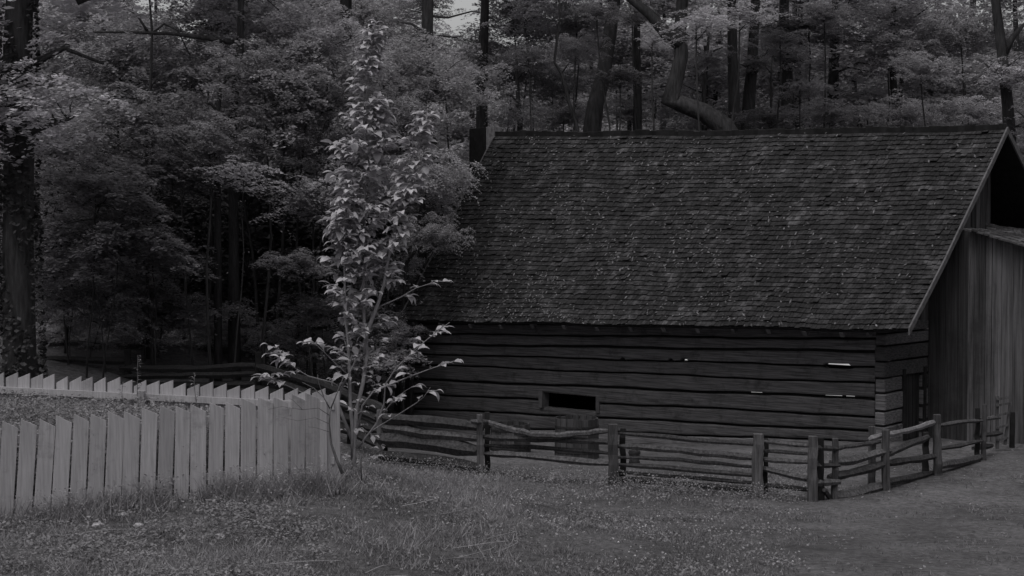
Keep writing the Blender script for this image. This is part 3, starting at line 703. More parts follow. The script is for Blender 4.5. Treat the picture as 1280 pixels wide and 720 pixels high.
# the wood up the slope
def gap(x, y, rpx): return abs(x-585) < rpx+22 and y-rpx < 24
placed = []; k = 0; tries = 0
while k < 84 and tries < 2000:
    tries += 1; Y = random.uniform(60, 96); x = random.uniform(-60, 1340); X = (x-640)/F*Y; s = random.uniform(.8, 1.5); g_ = gz(X, Y); hc = random.uniform(2., 7)
    cx, cy = px_of((X, Y, g_+hc)); rp = 2.4*s/Y*F
    if gap(cx, cy, rp*1.15) or gap(cx, cy-0, rp): continue
    if any(abs(X-a) < 2.2 and abs(Y-b) < 3 for a, b in placed): continue
    placed.append((X, Y)); k += 1
    b = Vector((X, Y, g_)); c = Vector((X, Y, g_+hc))
    tree('', 'leafy tree on the slope far behind the barn and its neighbours', wobble(b, c+Vector((0, 0, 1)), 5, .015), random.uniform(.1, .22), [(c, s, .8)], leaf=random.choice(('mid', 'fine', 'fine', 'open')), group='trees up the slope far behind', nl=3, name='slope_tree')
# tall closed canopy over the slope: crowns mostly above the frame
k = 0; tries = 0
while k < 9 and tries < 3000:
    tries += 1; Y = random.uniform(66, 92); x = random.uniform(-200, 1480); X = (x-640)/F*Y; g_ = gz(X, Y); zc = 13.5+ (Y-47)*.12+random.uniform(0, 5); s = random.uniform(1.5, 2.1)
    cx, cy = px_of((X, Y, zc)); rp = 2.5*s/Y*F
    if gap(cx, cy, rp): continue
    if any(abs(X-a) < 2.4 and abs(Y-b) < 3.4 for a, b in placed): continue
    placed.append((X, Y)); k += 1
    tree('', 'tall dark-stemmed forest tree with its crown closing above the slope', wobble((X, Y, g_), (X, Y, zc), 6, .01), random.uniform(.16, .3), [((X, Y, zc), s, .6)], leaf='top', group='tall canopy trees', nl=4, name='canopy_tree')

def mass(name, label, X, Y, Z, leaf, m, cat, tilt=.8):
    P, Fq = leaf_quads(np.stack([X, Y, Z], 1), leaf*RS.uniform(.5, 1.4, len(X)), tilt); o = np_mesh(name, P, Fq, m, RS.rand(len(X))); tag(o, label, cat, kind='stuff'); return o
# ground cover on the slope
nc = 5200; Y = RS.uniform(47, 98, nc); Xc = (RS.uniform(-60, 1340, nc)-640)/F*Y; hh = RS.uniform(.1, .9, nc)**1.5
rep = 22; X_ = np.repeat(Xc, rep)+RS.normal(0, .34, nc*rep); Y_ = np.repeat(Y, rep)+RS.normal(0, .34, nc*rep)
mass('forest_floor_growth', 'ferns and seedlings covering the floor of the wood', X_, Y_, gz_np(X_, Y_)+np.abs(RS.normal(0, 1, nc*rep))*np.repeat(hh, rep)*.6, .16, M['leaf'], 'undergrowth')
# the rest of the wood that rings the clearing (left, right and behind the photographer): one far mass
n = 30000; az = RS.uniform(0, 2*np.pi, n); az = az[(np.abs((az-np.pi/2+np.pi) % (2*np.pi)-np.pi) > .52)]; n = len(az); rr = RS.uniform(42, 54, n)
X_ = np.cos(az)*rr; Y_ = np.sin(az)*rr+14; Z_ = gz_np(np.clip(X_, -80, 80), np.clip(Y_, -20, 150))+RS.uniform(0, 1, n)*(32+4*np.sin(az*9)+2*np.sin(az*23))
mass('surrounding_wood', 'wall of trees ringing the clearing outside the picture', X_, Y_, Z_, 1.7, M['leaf'], 'wood', 1.4)

# ------------------------------------------------------------------ split-rail fences
random.seed(21)
def rel(mb_pts, base): return [Vector(p)-base for p in mb_pts]
def rail_fence(label, posts, rails, group):
    """posts: (x, ytop, ybottom, Y, width px, dark); rails: (list of (x,y,Y), thickness px, material)"""
    base = at(posts[0][0], posts[0][2], posts[0][3]); root = empty('split_rail_fence', base, 0, label, 'fence', group)
    for (x, yt, yb, Y, wp, dk) in posts:
        a = at(x, yb, Y)-base; b = at(x+random.uniform(-1, 1), yt, Y)-base; a.z = min(a.z, gz((a+base).x, Y)-base.z)-.15
        wd = wp/F*Y; mb = MB(); n0 = 7
        mb.bar(a, b, wd, wd*.8, None, n0, .024, up=(0, 1, 0), taper=.88)
        mb.build('post', M['dark'] if dk == 2 else M['railpost'], root, bevel=.008)
    for (pts, th, m_) in rails:
        P = [at(*p)-base for p in pts]; Yc = pts[0][2]; r_ = th*1.2/F*Yc/2
        # densify with slight wander
        Q = []
        for i in range(len(P)-1):
            n = max(3, int((P[i+1]-P[i]).length/.35))
            for k in range(n): Q.append(P[i].lerp(P[i+1], k/n)+Vector((0, random.uniform(-.01, .01), random.uniform(-.011, .011))))
        Q.append(P[-1]); mb = MB()
        mb.tube(Q, [r_*random.uniform(.85, 1.12)*(1.1 if 0 < i < len(Q)-1 else .7) for i in range(len(Q))], 6, None, .16)
        mb.build('rail', M[m_], root)
    return root
Rr, Rp = 'rail', 'railpale'
rail_fence('weathered split-rail fence along the front of the log barn right of the sapling',
  [(600, 518, 596, 30.8, 9, 0), (609.5, 515, 583, 31.1, 7, 2), (767, 530, 608, 29.6, 13, 0), (778, 535, 603, 29.9, 8, 2), (947, 542, 621, 28.5, 14, 0), (957, 548, 615, 28.8, 6, 2),
   (1016, 545, 629, 27.9, 12, 0), (1026, 547, 625, 28.15, 9, 2), (474, 512, 580, 32, 8, 0), (482, 512, 576, 32.3, 6, 2)],
  [([(470, 521, 32.1), (530, 526, 31.5), (604, 535, 30.95)], 10, Rr), ([(470, 533, 32.1), (530, 541, 31.5), (598, 548, 30.95)], 9, Rr), ([(466, 548, 32.1), (530, 553, 31.6), (598, 564, 30.95)], 14, Rr), ([(464, 567, 32.1), (530, 574, 31.6), (603, 585, 30.95)], 13, Rr),
   ([(588, 527, 30.6), (610, 528, 30.95), (635, 536, 30.7), (665, 542.5, 30.3), (700, 544, 30.1), (735, 541, 29.9), (764, 538, 29.75)], 5, Rr),
   ([(604, 546, 30.95), (640, 548, 30.6), (690, 548, 30.3), (764, 553, 29.75)], 6, Rr),
   ([(604, 557, 30.95), (690, 560, 30.4), (764, 567, 29.8)], 4.5, Rr), ([(606, 567, 30.95), (665, 571, 30.3), (764, 580, 29.75)], 6.5, Rr), ([(603, 590, 30.95), (680, 600, 30.2), (762, 606.5, 29.75)], 4.5, Rr),
   ([(772, 541, 29.75), (860, 549, 29.1), (950, 556, 28.65)], 5, Rr), ([(770, 557, 29.75), (850, 563, 29.2), (950, 573, 28.65)], 6, Rr),
   ([(770, 580, 29.75), (860, 587, 29.2), (950, 595, 28.65)], 5, Rr), ([(770, 571, 29.8), (850, 575, 29.3), (950, 584, 28.75)], 4, Rr), ([(770, 590, 29.8), (860, 597, 29.3), (950, 604, 28.7)], 4, Rr), ([(778, 599, 29.75), (950, 612, 28.65)], 6, Rr), ([(770, 606, 29.6), (860, 615, 29.2), (950, 620.5, 28.55)], 5, Rr),
   ([(944, 550, 28.65), (1022, 558, 28.0)], 5, Rr), ([(944, 574, 28.65), (1022, 578, 28.0)], 5.5, Rr), ([(946, 563, 28.7), (1022, 568, 28.1)], 4, Rr), ([(946, 605, 28.7), (1022, 614, 28.1)], 5, Rr), ([(948, 584, 28.65), (980, 592, 28.4), (1022, 600, 28.0)], 7, Rr), ([(946, 620, 28.65), (1024, 628, 28.0)], 7, Rr),
   ([(1014, 559, 28.05), (1048, 561, 28.3)], 6, Rr), ([(1012, 582, 28.05), (1050, 582, 28.3)], 6, Rr), ([(1010, 604, 28.05), (1050, 602, 28.3)], 7, Rr), ([(1030, 612, 28.05), (1036, 622, 28.3)], 6, Rr)], 'split-rail fences round the barn yard')
rail_fence('split-rail fence with one pale barkless top rail turning back beside the lean-to',
  [(1043.5, 548, 628, 28.3, 8, 0), (1090, 533, 609, 29.6, 9, 0), (1107.5, 537, 613, 29.4, 10, 0), (1157, 540, 592, 31.3, 8, 2), (1172, 518, 594, 31.1, 10, 0), (1222, 510, 578, 32.8, 6, 2), (1230, 505, 573, 33, 6, 0)],
  [([(1040, 560, 28.4), (1065, 558, 28.9), (1100, 552, 29.5)], 5, Rr), ([(1038, 578, 28.4), (1065, 575, 28.9), (1112, 563, 29.5)], 8, Rr), ([(1036, 597, 28.4), (1075, 589, 29), (1112, 578, 29.5)], 9, Rr), ([(1038, 622, 28.4), (1070, 617, 29), (1104, 607, 29.5)], 12, Rr),
   ([(1086, 550, 29.5), (1098, 545.5, 29.5), (1125, 540.5, 30), (1150, 534, 30.7), (1171, 526, 31.2)], 5.5, Rp),
   ([(1104, 568, 29.5), (1125, 559, 30), (1160, 546, 31.2)], 7.5, Rr), ([(1102, 581, 29.5), (1135, 576, 30.2), (1172, 570, 31.2)], 7, Rr), ([(1106, 603, 29.5), (1135, 598, 30.2), (1166, 591, 31.2)], 7, Rr),
   ([(1168, 532, 31.2), (1200, 528, 32), (1228, 525.5, 32.9)], 4.5, Rr), ([(1168, 562, 31.2), (1228, 551, 32.9)], 5, Rr), ([(1172, 583, 31.2), (1200, 578, 32), (1226, 571, 32.9)], 9, Rr),
   ([(1218, 524, 32.9), (1250, 522, 34.2)], 4, Rr), ([(1218, 545, 32.9), (1252, 541, 34.2)], 5, Rr), ([(1216, 560, 32.9), (1240, 557, 34)], 6, Rr)], 'split-rail fences round the barn yard')
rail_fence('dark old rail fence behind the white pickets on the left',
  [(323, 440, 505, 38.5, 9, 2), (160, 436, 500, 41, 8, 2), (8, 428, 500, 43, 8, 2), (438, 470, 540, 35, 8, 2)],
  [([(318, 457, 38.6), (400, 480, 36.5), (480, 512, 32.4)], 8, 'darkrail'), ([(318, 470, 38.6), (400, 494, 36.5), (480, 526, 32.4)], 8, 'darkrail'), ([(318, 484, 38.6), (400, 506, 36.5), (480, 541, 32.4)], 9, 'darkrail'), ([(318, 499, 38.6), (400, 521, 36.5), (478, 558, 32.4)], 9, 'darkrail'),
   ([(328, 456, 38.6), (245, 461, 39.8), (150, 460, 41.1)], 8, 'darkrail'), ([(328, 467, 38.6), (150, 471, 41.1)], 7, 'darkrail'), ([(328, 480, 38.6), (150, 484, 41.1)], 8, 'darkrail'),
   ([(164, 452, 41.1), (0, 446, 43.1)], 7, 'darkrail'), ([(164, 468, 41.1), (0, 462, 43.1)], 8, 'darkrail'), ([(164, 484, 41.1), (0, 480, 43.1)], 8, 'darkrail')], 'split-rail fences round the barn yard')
# gate hurdle by the shed
gb = at(1246, 561, 34.4); root = empty('farm_gate', gb, 0, 'narrow old wooden gate with crossbars standing open by the lean-to', 'gate')
for (x0, y0, x1, y1, wp) in ((1246.5, 561, 1246.5, 495, 4), (1256, 556, 1263, 503, 3)):
    mb = MB(); mb.bar(at(x0, y0, 34.4)-gb, at(x1, y1, 34.4)-gb, wp/F*34, .06, .7, 4, .008, up=(0, 1, 0)); mb.build('stile', M['railpost'], root)
for (ya, yb) in ((499, 497), (507, 504), (520, 516), (535, 531), (550, 547)):
    mb = MB(); mb.bar(at(1245, ya, 34.35)-gb, at(1261, yb, 34.35)-gb, .03, 3/F*34, .4, 2, .006); mb.build('crossbar', M['railpost'], root)
p = at(1265, 560, 34.9); mb = MB(); mb.bar((0, 0, -.2), (0, 0, .75), .09, .09, .3, 5, .01, up=(0, 1, 0))
root = empty('gate_post', p, 0, 'short dark post right of the open gate', 'post'); mb.build('shaft', M['dark'], root)

# ------------------------------------------------------------------ tubs behind the fence, bucket
def tub(label, x, yt, yb, wp, Y, taper=.9, nm='wooden_tub'):
    c = at(x, yb, Y); c.z = min(c.z, gz(c.x, c.y)+.02); h = (at(x, yt, Y)-c).z; r0 = wp/F*Y/2
    root = empty(nm, c, 0, label, 'tub' if nm != 'wooden_bucket' else 'bucket', 'wooden vessels in the barn yard'); mb = MB(); n = 18
    for k in range(n):
        a0, a1 = 2*math.pi*k/n+.015, 2*math.pi*(k+1)/n-.015; t = random.random()
        def q(a, r, z): return (math.cos(a)*r, math.sin(a)*r, z)
        hz = h+random.uniform(-.01, .01)
        mb.hexa([q(a0, r0*taper, 0), q(a1, r0*taper, 0), q(a1, r0*taper-.03, 0), q(a0, r0*taper-.03, 0), q(a0, r0, hz), q(a1, r0, hz), q(a1, r0-.03, hz), q(a0, r0-.03, hz)], t)
    mb.build('staves', M['tub'], root)
    mb = MB(); mb.tube([(0, 0, .06), (0, 0, .09)], r0*taper-.02, 18, .3); mb.build('bottom', M['tub'], root)
    for z in (.18, .78):
        mb = MB(); rr = r0*(taper+(1-taper)*z)+.006; n0 = 24
        for k in range(n0):
            a0, a1 = 2*math.pi*k/n0, 2*math.pi*(k+1)/n0
            mb.hexa([(math.cos(a)*r, math.sin(a)*r, z*h+dz_) for dz_ in (0, .04) for (a, r) in ((a0, rr+.008), (a1, rr+.008), (a1, rr-.004), (a0, rr-.004))], .4)
        mb.build('hoop', M['iron'], root)
tub('dark wooden tub in the barn yard just right of the left fence post', 638, 529, 567, 48, 37, 1.08)
tub('larger dark wooden tub in the barn yard below the slot window', 721, 522, 573, 54, 35.5, 1.04)
tub('small wooden bucket in the yard just right of the second fence post', 793, 563, 580, 14, 33.5, .85, 'wooden_bucket')

# ------------------------------------------------------------------ picket fences
random.seed(3)
def picket_row(label, A, Bp, pitch, wd, facing, hi_right, ext, hjit=.02, lean=None):
    """A,B: (x, ybottom, ytop, Y); pickets from A to B"""
    a, b = at(A[0], A[1], A[3]), at(Bp[0], Bp[1], Bp[3]); ta, tb = at(A[0], A[2], A[3]), at(Bp[0], Bp[2], Bp[3])
    root = empty('picket_fence', b, 0, label, 'picket fence', 'white picket fences of the garden')
    d = Vector((b.x-a.x, b.y-a.y, 0)); L_ = d.length; d.normalize(); nrm = Vector((d.y, -d.x, 0))*facing
    n = int(round(L_/pitch)); upv = Vector((0, 0, 1))
    for i in range(n+1):
        t = i/n; p = a.lerp(b, t)-b; h = (ta.z-a.z)*(1-t)+(tb.z-b.z)*t + random.uniform(-hjit, hjit)
        ln = (lean(t) if lean else 0)+random.gauss(0, .006); w_ = wd*random.uniform(.95, 1.04)
        ax = (d*math.cos(ln)-upv*math.sin(ln)); ay = (upv*math.cos(ln)+d*math.sin(ln)); bot = p-upv*.12
        sl = random.uniform(.07, .095); h2 = h+.12
        hl, hr = (h2-sl, h2) if hi_right else (h2, h2-sl)
        q = []
        yo = nrm*random.uniform(-.004, .004)
        for (hh0, hh1) in ((0, 0), (hl, hr)):
            q += [bot+yo-ax*w_/2+ay*hh0, bot+yo+ax*w_/2+ay*hh1, bot+yo+ax*w_/2+ay*hh1-nrm*.022, bot+yo-ax*w_/2+ay*hh0-nrm*.022]
        if facing < 0: q = [q[i_] for i_ in (3, 2, 1, 0, 7, 6, 5, 4)]
        mb = MB(); mb.hexa(q); mb.build('picket', M['picket'], root, bevel=.003)
    for rz in (.22, .82):
        mb = MB(); s_ = nrm*(-.05)
        A_ = a-b+upv*((ta.z-a.z)*rz)+s_*1. - d*.03; B_ = upv*((tb.z-b.z)*rz)+s_*1.+d*.03
        mb.bar(A_, B_, .045, .085, .6, 1, 0); mb.build('fence_rail', M['picket'], root)
    k = 0
    for t in (0.02, .5, .985):
        p = a.lerp(b, t)-b; mb = MB(); h = (ta.z-a.z)*(1-t)+(tb.z-b.z)*t
        mb.box(p.x-nrm.x*.13-.045, p.x-nrm.x*.13+.045, p.y-nrm.y*.13-.045, p.y-nrm.y*.13+.045, p.z-.3, p.z+h-.14, .3)
        mb.build('post', M['picket'], root)
    return root, a, b
# front run: facing the camera, high corner on the left, leaning at the left end
picket_row('nearer run of white pickets facing the camera with leaning boards at its left end', (-42, 668, 532, 19.7), (412, 600, 489, 21.35), .2075, .188, 1, False, 0, lean=lambda t: .085*(1-t)**1.3)
# rear run: seen from inside the garden, high corner on the right
picket_row('farther run of white pickets behind the weedy garden with its rail towards the camera', (-30, 585, 463, 23.4), (418, 600, 487, 21.42), .2075, .19, -1, True, 0)
# sill board under the front run
r0 = at(335, 608, 21.0); mb = MB(); mb.bar(at(335, 607, 21.1)-r0, at(425, 597, 21.3)-r0, .05, .03, .7, 4, .004)
root = empty('sill_board', r0, 0, 'pale board lying along the foot of the pickets below the sapling', 'board'); mb.build('board', M['picket'], root)

# ------------------------------------------------------------------ broad leaves for the sapling, built leaf by leaf
def broad_leaf(V_, F_, T_, p, d, L_, droop, wid=.42, roll=0., tone=.5):
    """arched ovate leaf from p along direction d"""
    d = Vector(d).normalized(); side = d.cross(Vector((0, 0, 1)))
    if side.length < .1: side = Vector((1, 0, 0))
    side.normalize(); upv = side.cross(d).normalized()
    side = (side*math.cos(roll)+upv*math.sin(roll)); upv = side.cross(d).normalized()
    prof = (.03, .62, 1., .86, .5, .02); n0 = len(V_); p = Vector(p); cur = Vector(p); ang = 0
    for i, w_ in enumerate(prof):
        t = i/5; a = droop*(t-.3)*1.5
        c = cur
        hw = w_*wid*L_/2
        V_.append(tuple(c-side*hw+upv*hw*.25)); V_.append(tuple(c-upv*0.0)); V_.append(tuple(c+side*hw+upv*hw*.25))
        dirn = d*math.cos(a)-upv*math.sin(a); cur = cur+dirn*L_/5
    for i in range(5):
        a = n0+i*3
        F_.append((a, a+1, a+4, a+3)); F_.append((a+1, a+2, a+5, a+4)); T_ += [tone, tone]
class Foliage:
    def __init__(s): s.V = []; s.F = []; s.T = []
    def add(s, *a, **k): broad_leaf(s.V, s.F, s.T, *a, **k)
    def build(s, name, m, parent): return np_mesh(name, np.array(s.V), np.array(s.F), m, np.array(s.T), parent, smooth=True)

random.seed(9)
SY = 22.6
def stem_pts(px, Y0, dY=0):
    return [at(x, y, Y0+dY*i/max(1, len(px)-1)) for i, (x, y) in enumerate(px)]
sb = at(444, 588, SY)
sap = empty('sapling', sb, 0, 'tall slender multi-stemmed sapling with pale drooping leaves at the right end of the white pickets', 'young tree')
STEMS = [([(443, 592), (442, 573), (444, 538), (445.5, 513), (454, 478), (459, 440), (458, 430), (455.5, 405), (454, 370), (456, 330), (458, 300), (455, 270), (456, 235), (458, 200), (457, 160), (457, 125), (461, 90), (465, 60), (470, 28)], .034, 0),
         ([(441, 575), (441, 538), (438, 507), (436.7, 465), (435.5, 430), (432, 399), (431, 350), (430, 312), (434, 280), (431, 245)], .028, -.15),
         ([(456, 440), (458, 417), (472, 381), (480, 355), (483, 335), (487, 317), (494, 285), (508, 255), (518, 215), (524, 178), (534, 145)], .03, -.25),
         ([(444, 560), (428, 520), (422, 502), (429, 480), (441, 458), (450, 437), (455, 425)], .026, -.1),
         ([(448, 560), (455, 550), (471, 529), (480, 505), (482, 480), (495, 460), (519, 437), (545, 415), (562, 403)], .016, -.5),
         ([(446, 545), (453, 507), (467, 489), (511, 471), (535, 462), (568, 451)], .016, -.6),
         ([(457, 545), (470, 535), (498, 518), (520, 504), (530, 496), (538, 484)], .010, -.7),
         ([(475, 525), (480, 515), (494, 498), (509, 487), (518, 482)], .010, -.6),
         ([(437, 470), (420, 455), (405, 440), (388, 424)], .010, -.5),
         ([(437, 490), (415, 478), (385, 470), (360, 455), (345, 434)], .012, -.5),
         ([(438, 510), (410, 500), (380, 492), (355, 480), (332, 470)], .011, -.5),
         ([(470, 385), (500, 372), (520, 360), (548, 351)], .010, -.4)]
mb = MB(); SP = []
for (px, r_, dY) in STEMS:
    P = stem_pts(px, SY, dY); n = len(P); SP.append(P)
    mb.tube(rel(P, sb), [r_*(1-.8*i/(n-1)) for i in range(n)], 7, None, .06)
# side twigs with leaves: (stem index, fraction range, twig length, how many)
fo = Foliage()
def leafy_twig(P0, d, L_, nleaf, ll):
    d = Vector(d).normalized(); pts = [P0]; dd = d.copy()
    for i in range(4):
        dd = (dd+Vector((random.gauss(0, .12), random.gauss(0, .12), random.gauss(-.02, .1)))).normalized(); pts.append(pts[-1]+dd*L_/4)
    mb.tube(rel(pts, sb), [.006, .005, .004, .003, .002], 4)
    for k in range(nleaf):
        t = .25+.75*(k+random.random()*.4)/nleaf; seg = min(3, int(t*4)); p = pts[seg].lerp(pts[seg+1], t*4-seg)
        a = random.choice((-1, 1))*random.uniform(.5, 1.2) if k < nleaf-1 else random.uniform(-.3, .3)
        q = Matrix.Rotation(a, 3, 'Z') @ dd; q.z = random.uniform(-.25, .25)
        if random.random() < .06: q.z = -1.2
        fo.add(rel([p], sb)[0], q, ll*random.uniform(.7, 1.2), random.uniform(.5, 1.3), random.uniform(.42, .62), random.gauss(0, .28), random.random())
def halfw(y):   # half-width of the leafy part in pixels by height
    return float(np.interp(y, [20, 60, 100, 140, 170, 220, 260, 300, 340, 380, 420, 450], [6, 12, 19, 32, 46, 60, 62, 60, 58, 55, 45, 20]))
for si, (n, y0, y1) in ((0, (215, 40, 430)), (1, (85, 245, 480)), (2, (90, 145, 410))):
    px = STEMS[si][0]; P = SP[si]
    for k in range(n):
        y = random.uniform(y0, y1) if random.random() < .45 else random.uniform(y0, min(y1, 335))
        for i in range(len(px)-1):
            if min(px[i][1], px[i+1][1]) <= y <= max(px[i][1], px[i+1][1]): break
        t = (y-px[i][1])/(px[i+1][1]-px[i][1]+1e-6); p = P[i].lerp(P[i+1], min(1, max(0, t)))
        hw = halfw(y) if si == 0 else min(28, halfw(y))*(.5 if y < 180 else 1)
        a = random.uniform(0, 2*math.pi); L_ = hw/F*SY*random.uniform(.35, 1.)
        leafy_twig(p, (math.cos(a), math.sin(a)*.8, random.uniform(.25, .8)), max(.08, L_), 4+int(L_*10), .17)
for k in range(26):   # leafy tip
    i = random.choice((-2, -3, -4)); p = SP[0][i].lerp(SP[0][i+1], random.random()); a = random.uniform(0, 6.28)
    fo.add(rel([p], sb)[0], (math.cos(a), math.sin(a), .2), random.uniform(.12, .17), 1.5, .5, 0, random.random())
for k in range(8):
    p = SP[2][-2].lerp(SP[2][-1], random.random()); a = random.uniform(0, 6.28)
    fo.add(rel([p], sb)[0], (math.cos(a), math.sin(a), .2), random.uniform(.12, .16), 1.5, .5, 0, random.random())
for si in (4, 5, 6, 7, 8, 9, 10, 11):   # the long low branches carry their leaves towards the tip
    P = SP[si]; n = len(P)
    for k in range({4: 15, 5: 9, 6: 4, 7: 6, 8: 10, 9: 16, 10: 11, 11: 8}[si]):
        t = 1-abs(random.gauss(0, .22)); t = random.uniform(.35, .95) if random.random() < .35 else max(.3, min(.999, t)); i = int(t*(n-1)); p = P[i].lerp(P[i+1], t*(n-1)-i)
        d = (P[-1]-P[-2]).normalized()
        leafy_twig(p, (d.x+random.gauss(0, .8), random.gauss(0, .7), random.uniform(0, .5)), random.uniform(.06, .2), random.choice((1, 1, 2, 2)), .17)
for (x, y, l) in ((415, 508, .26), (452, 420, .14), (355, 470, .2), (340, 472, .2)):
    fo.add(rel([at(x, y-3, SY-.4)], sb)[0], (.9, -.5, .1), l, .8, .5, 0, .6)
for k in range(60):
    p = at(random.uniform(420, 478), random.uniform(420, 575), SY+random.uniform(-.3, .2)); a = random.uniform(0, 6.28)
    leafy_twig(p, (math.cos(a), math.sin(a), .3), .08, 2, .12)
mb.build('stems', M['stem'], sap, smooth=True); fo.build('foliage', M['saplingleaf'], sap)

# bare bent shrub in front of the last pickets
random.seed(12); hb = at(428, 592, 20.9)
sh = empty('bare_shrub', hb, 0, 'thin dark leafless shrub bending in front of the last white picket', 'shrub'); mb = MB()
for (px, r_) in (([(428, 592), (421, 575), (414, 555), (411.5, 530), (413, 510)], .022), ([(413, 512), (405, 497), (392, 485), (378, 478)], .009), ([(413, 512), (419, 497), (424, 484), (430, 470)], .01),
                 ([(405, 497), (398, 478), (397, 468)], .006), ([(413, 520), (398, 510), (378, 512), (352, 508), (335, 512)], .006), ([(412, 530), (394, 522), (372, 526), (345, 520)], .005),
                 ([(412, 540), (396, 535), (385, 533)], .004), ([(392, 485), (380, 490), (368, 487)], .004), ([(452, 600), (451, 575), (454, 555), (457, 540)], .008), ([(378, 512), (366, 500), (360, 497)], .004)):
    P = [at(x, y, 20.9+random.uniform(-.04, .04)) for x, y in px]; n = len(P); mb.tube(rel(P, hb), [r_*(1-.7*i/(n-1)) for i in range(n)], 6, None, .05)
mb.build('stems', M['twig'], sh, smooth=True)

# ------------------------------------------------------------------ garden weeds, tall spike, vine
def weed_plant(label, x, yb, yt, Y, nleaf, ll, spread, name='tall_weed', cat='weed', mat_='weed', group=None):
    b = at(x, yb, Y); h = (at(x, yt, Y)-b).z; root = empty(name, b, 0, label, cat, group); mb = MB()
    tip = Vector((random.uniform(-.05, .05), 0, h)); P = wobble((0, 0, -.05), tip, 6, .02); mb.tube(P, [.008, .008, .007, .006, .005, .004, .003], 5); mb.build('stem', M['twig'], root)
    f_ = Foliage()
    for k in range(nleaf):
        t = (k+.5)/nleaf; i = min(5, int(t*6)); p = P[i].lerp(P[i+1], t*6-i); a = random.uniform(0, 6.28)
        f_.add(p+Vector((math.cos(a), math.sin(a), 0))*.01, (math.cos(a), math.sin(a), random.uniform(-.1, .5)), ll*(1-.5*t)*random.uniform(.7, 1.2)*spread, random.uniform(.5, 1.5), .4, 0, random.random())
    f_.build('leaves', M[mat_], root)
weed_plant('tall spiky weed rising above the farther white pickets', 178, 590, 444, 22.1, 60, .12, 1.)
weed_plant('leafy vine sprig climbing over a picket tip of the farther run', 248, 560, 466, 21.8, 40, .13, 1., 'vine', 'vine')
weed_plant('short weed growing close to the blunt picket on the farther run', 152, 560, 478, 22.0, 40, .12, 1., 'garden_weed', 'weed')

def scatter_tufts(n, xr, Yr, dens, size, blades, m, name, label, hgt=(.04, .09), broad=False, cat='grass'):
    Xs = []; Ys = []
    while len(Xs) < n:
        Y = np.sqrt(RS.uniform(Yr[0]**2, Yr[1]**2, 4000)); px = RS.uniform(xr[0], xr[1], 4000); X = (px-640)/F*Y
        k = RS.rand(4000) < dens(px, X, Y); Xs += list(X[k]); Ys += list(Y[k])
    X = np.array(Xs[:n]); Y = np.array(Ys[:n]); Z = gz_np(X, Y)
    if broad:
        Xb = np.repeat(X, blades)+RS.normal(0, size, n*blades); Yb = np.repeat(Y, blades)+RS.normal(0, size, n*blades)
        Zb = np.repeat(Z, blades)+np.minimum(1.5, np.abs(RS.normal(0, 1, n*blades)))*np.repeat(RS.uniform(*hgt, n), blades)
        P, Fq = leaf_quads(np.stack([Xb, Yb, Zb], 1), RS.uniform(.3, 1.2, n*blades)*np.minimum(size, .11)*.42, .6); T = np.repeat(RS.rand(n), blades)*.6+RS.rand(n*blades)*.4
        o = np_mesh(name, P, Fq, m, T)
    else:
        N_ = n*blades; bx = np.repeat(X, blades)+RS.normal(0, size, N_); by = np.repeat(Y, blades)+RS.normal(0, size, N_); bz_ = np.repeat(Z, blades)-.01
        h = np.repeat(RS.uniform(hgt[0], hgt[1], n), blades)*RS.uniform(.5, 1.3, N_); a = RS.uniform(0, 2*np.pi, N_); ln = RS.uniform(.2, 1.3, N_)*h; a2 = RS.uniform(0, 2*np.pi, N_); wd = RS.uniform(.004, .009, N_)
        P = np.stack([np.stack([bx-np.cos(a)*wd, by-np.sin(a)*wd, bz_], 1), np.stack([bx+np.cos(a)*wd, by+np.sin(a)*wd, bz_], 1), np.stack([bx+np.cos(a2)*ln, by+np.sin(a2)*ln, bz_+h], 1)], 1).reshape(-1, 3)
        T = np.repeat(RS.rand(n), blades)*.5+RS.rand(N_)*.5
        o = np_mesh(name, P, np.arange(3*N_).reshape(N_, 3), m, T)
    return tag(o, label, cat, kind='stuff')
def pn(X, Y, s, ph=0):   # cheap smooth noise 0..1
    return .5+.25*(np.sin(X*s+ph)*np.cos(Y*s*1.3+ph*2)+np.sin(X*s*2.3+Y*s*1.7+ph)*.6+np.cos(X*s*.7-Y*s*2.9+ph*3)*.4)
def yard(px, X, Y):      # trodden gravel to the right
    return np.clip((px-860-(Y-20)*4)/160, 0, 1)
scatter_tufts(24000, (-30, 1310), (15.5, 33), lambda p, X, Y: (1-.93*yard(p, X, Y))*(.35+.9*(pn(X, Y, 1.3) > .5)), .05, 8, M['grass'], 'grass', 'short patchy grass on the open ground before the fence', (.025, .07))
scatter_tufts(1500, (-30, 400), (15.5, 21.2), lambda p, X, Y: .08+.9*(pn(X, Y, 1.9, 1) > .58), .16, 22, M['weed'], 'weeds', 'low leafy weeds in front of the white pickets', (.02, .10), True, 'weeds')
scatter_tufts(2300, (380, 1000), (17, 32), lambda p, X, Y: .06+.7*(pn(X, Y, 1.5, 2) > .6), .12, 9, M['weed'], 'clover_patches', 'patches of clover and small weeds in the grass', (.02, .07), True, 'clover')
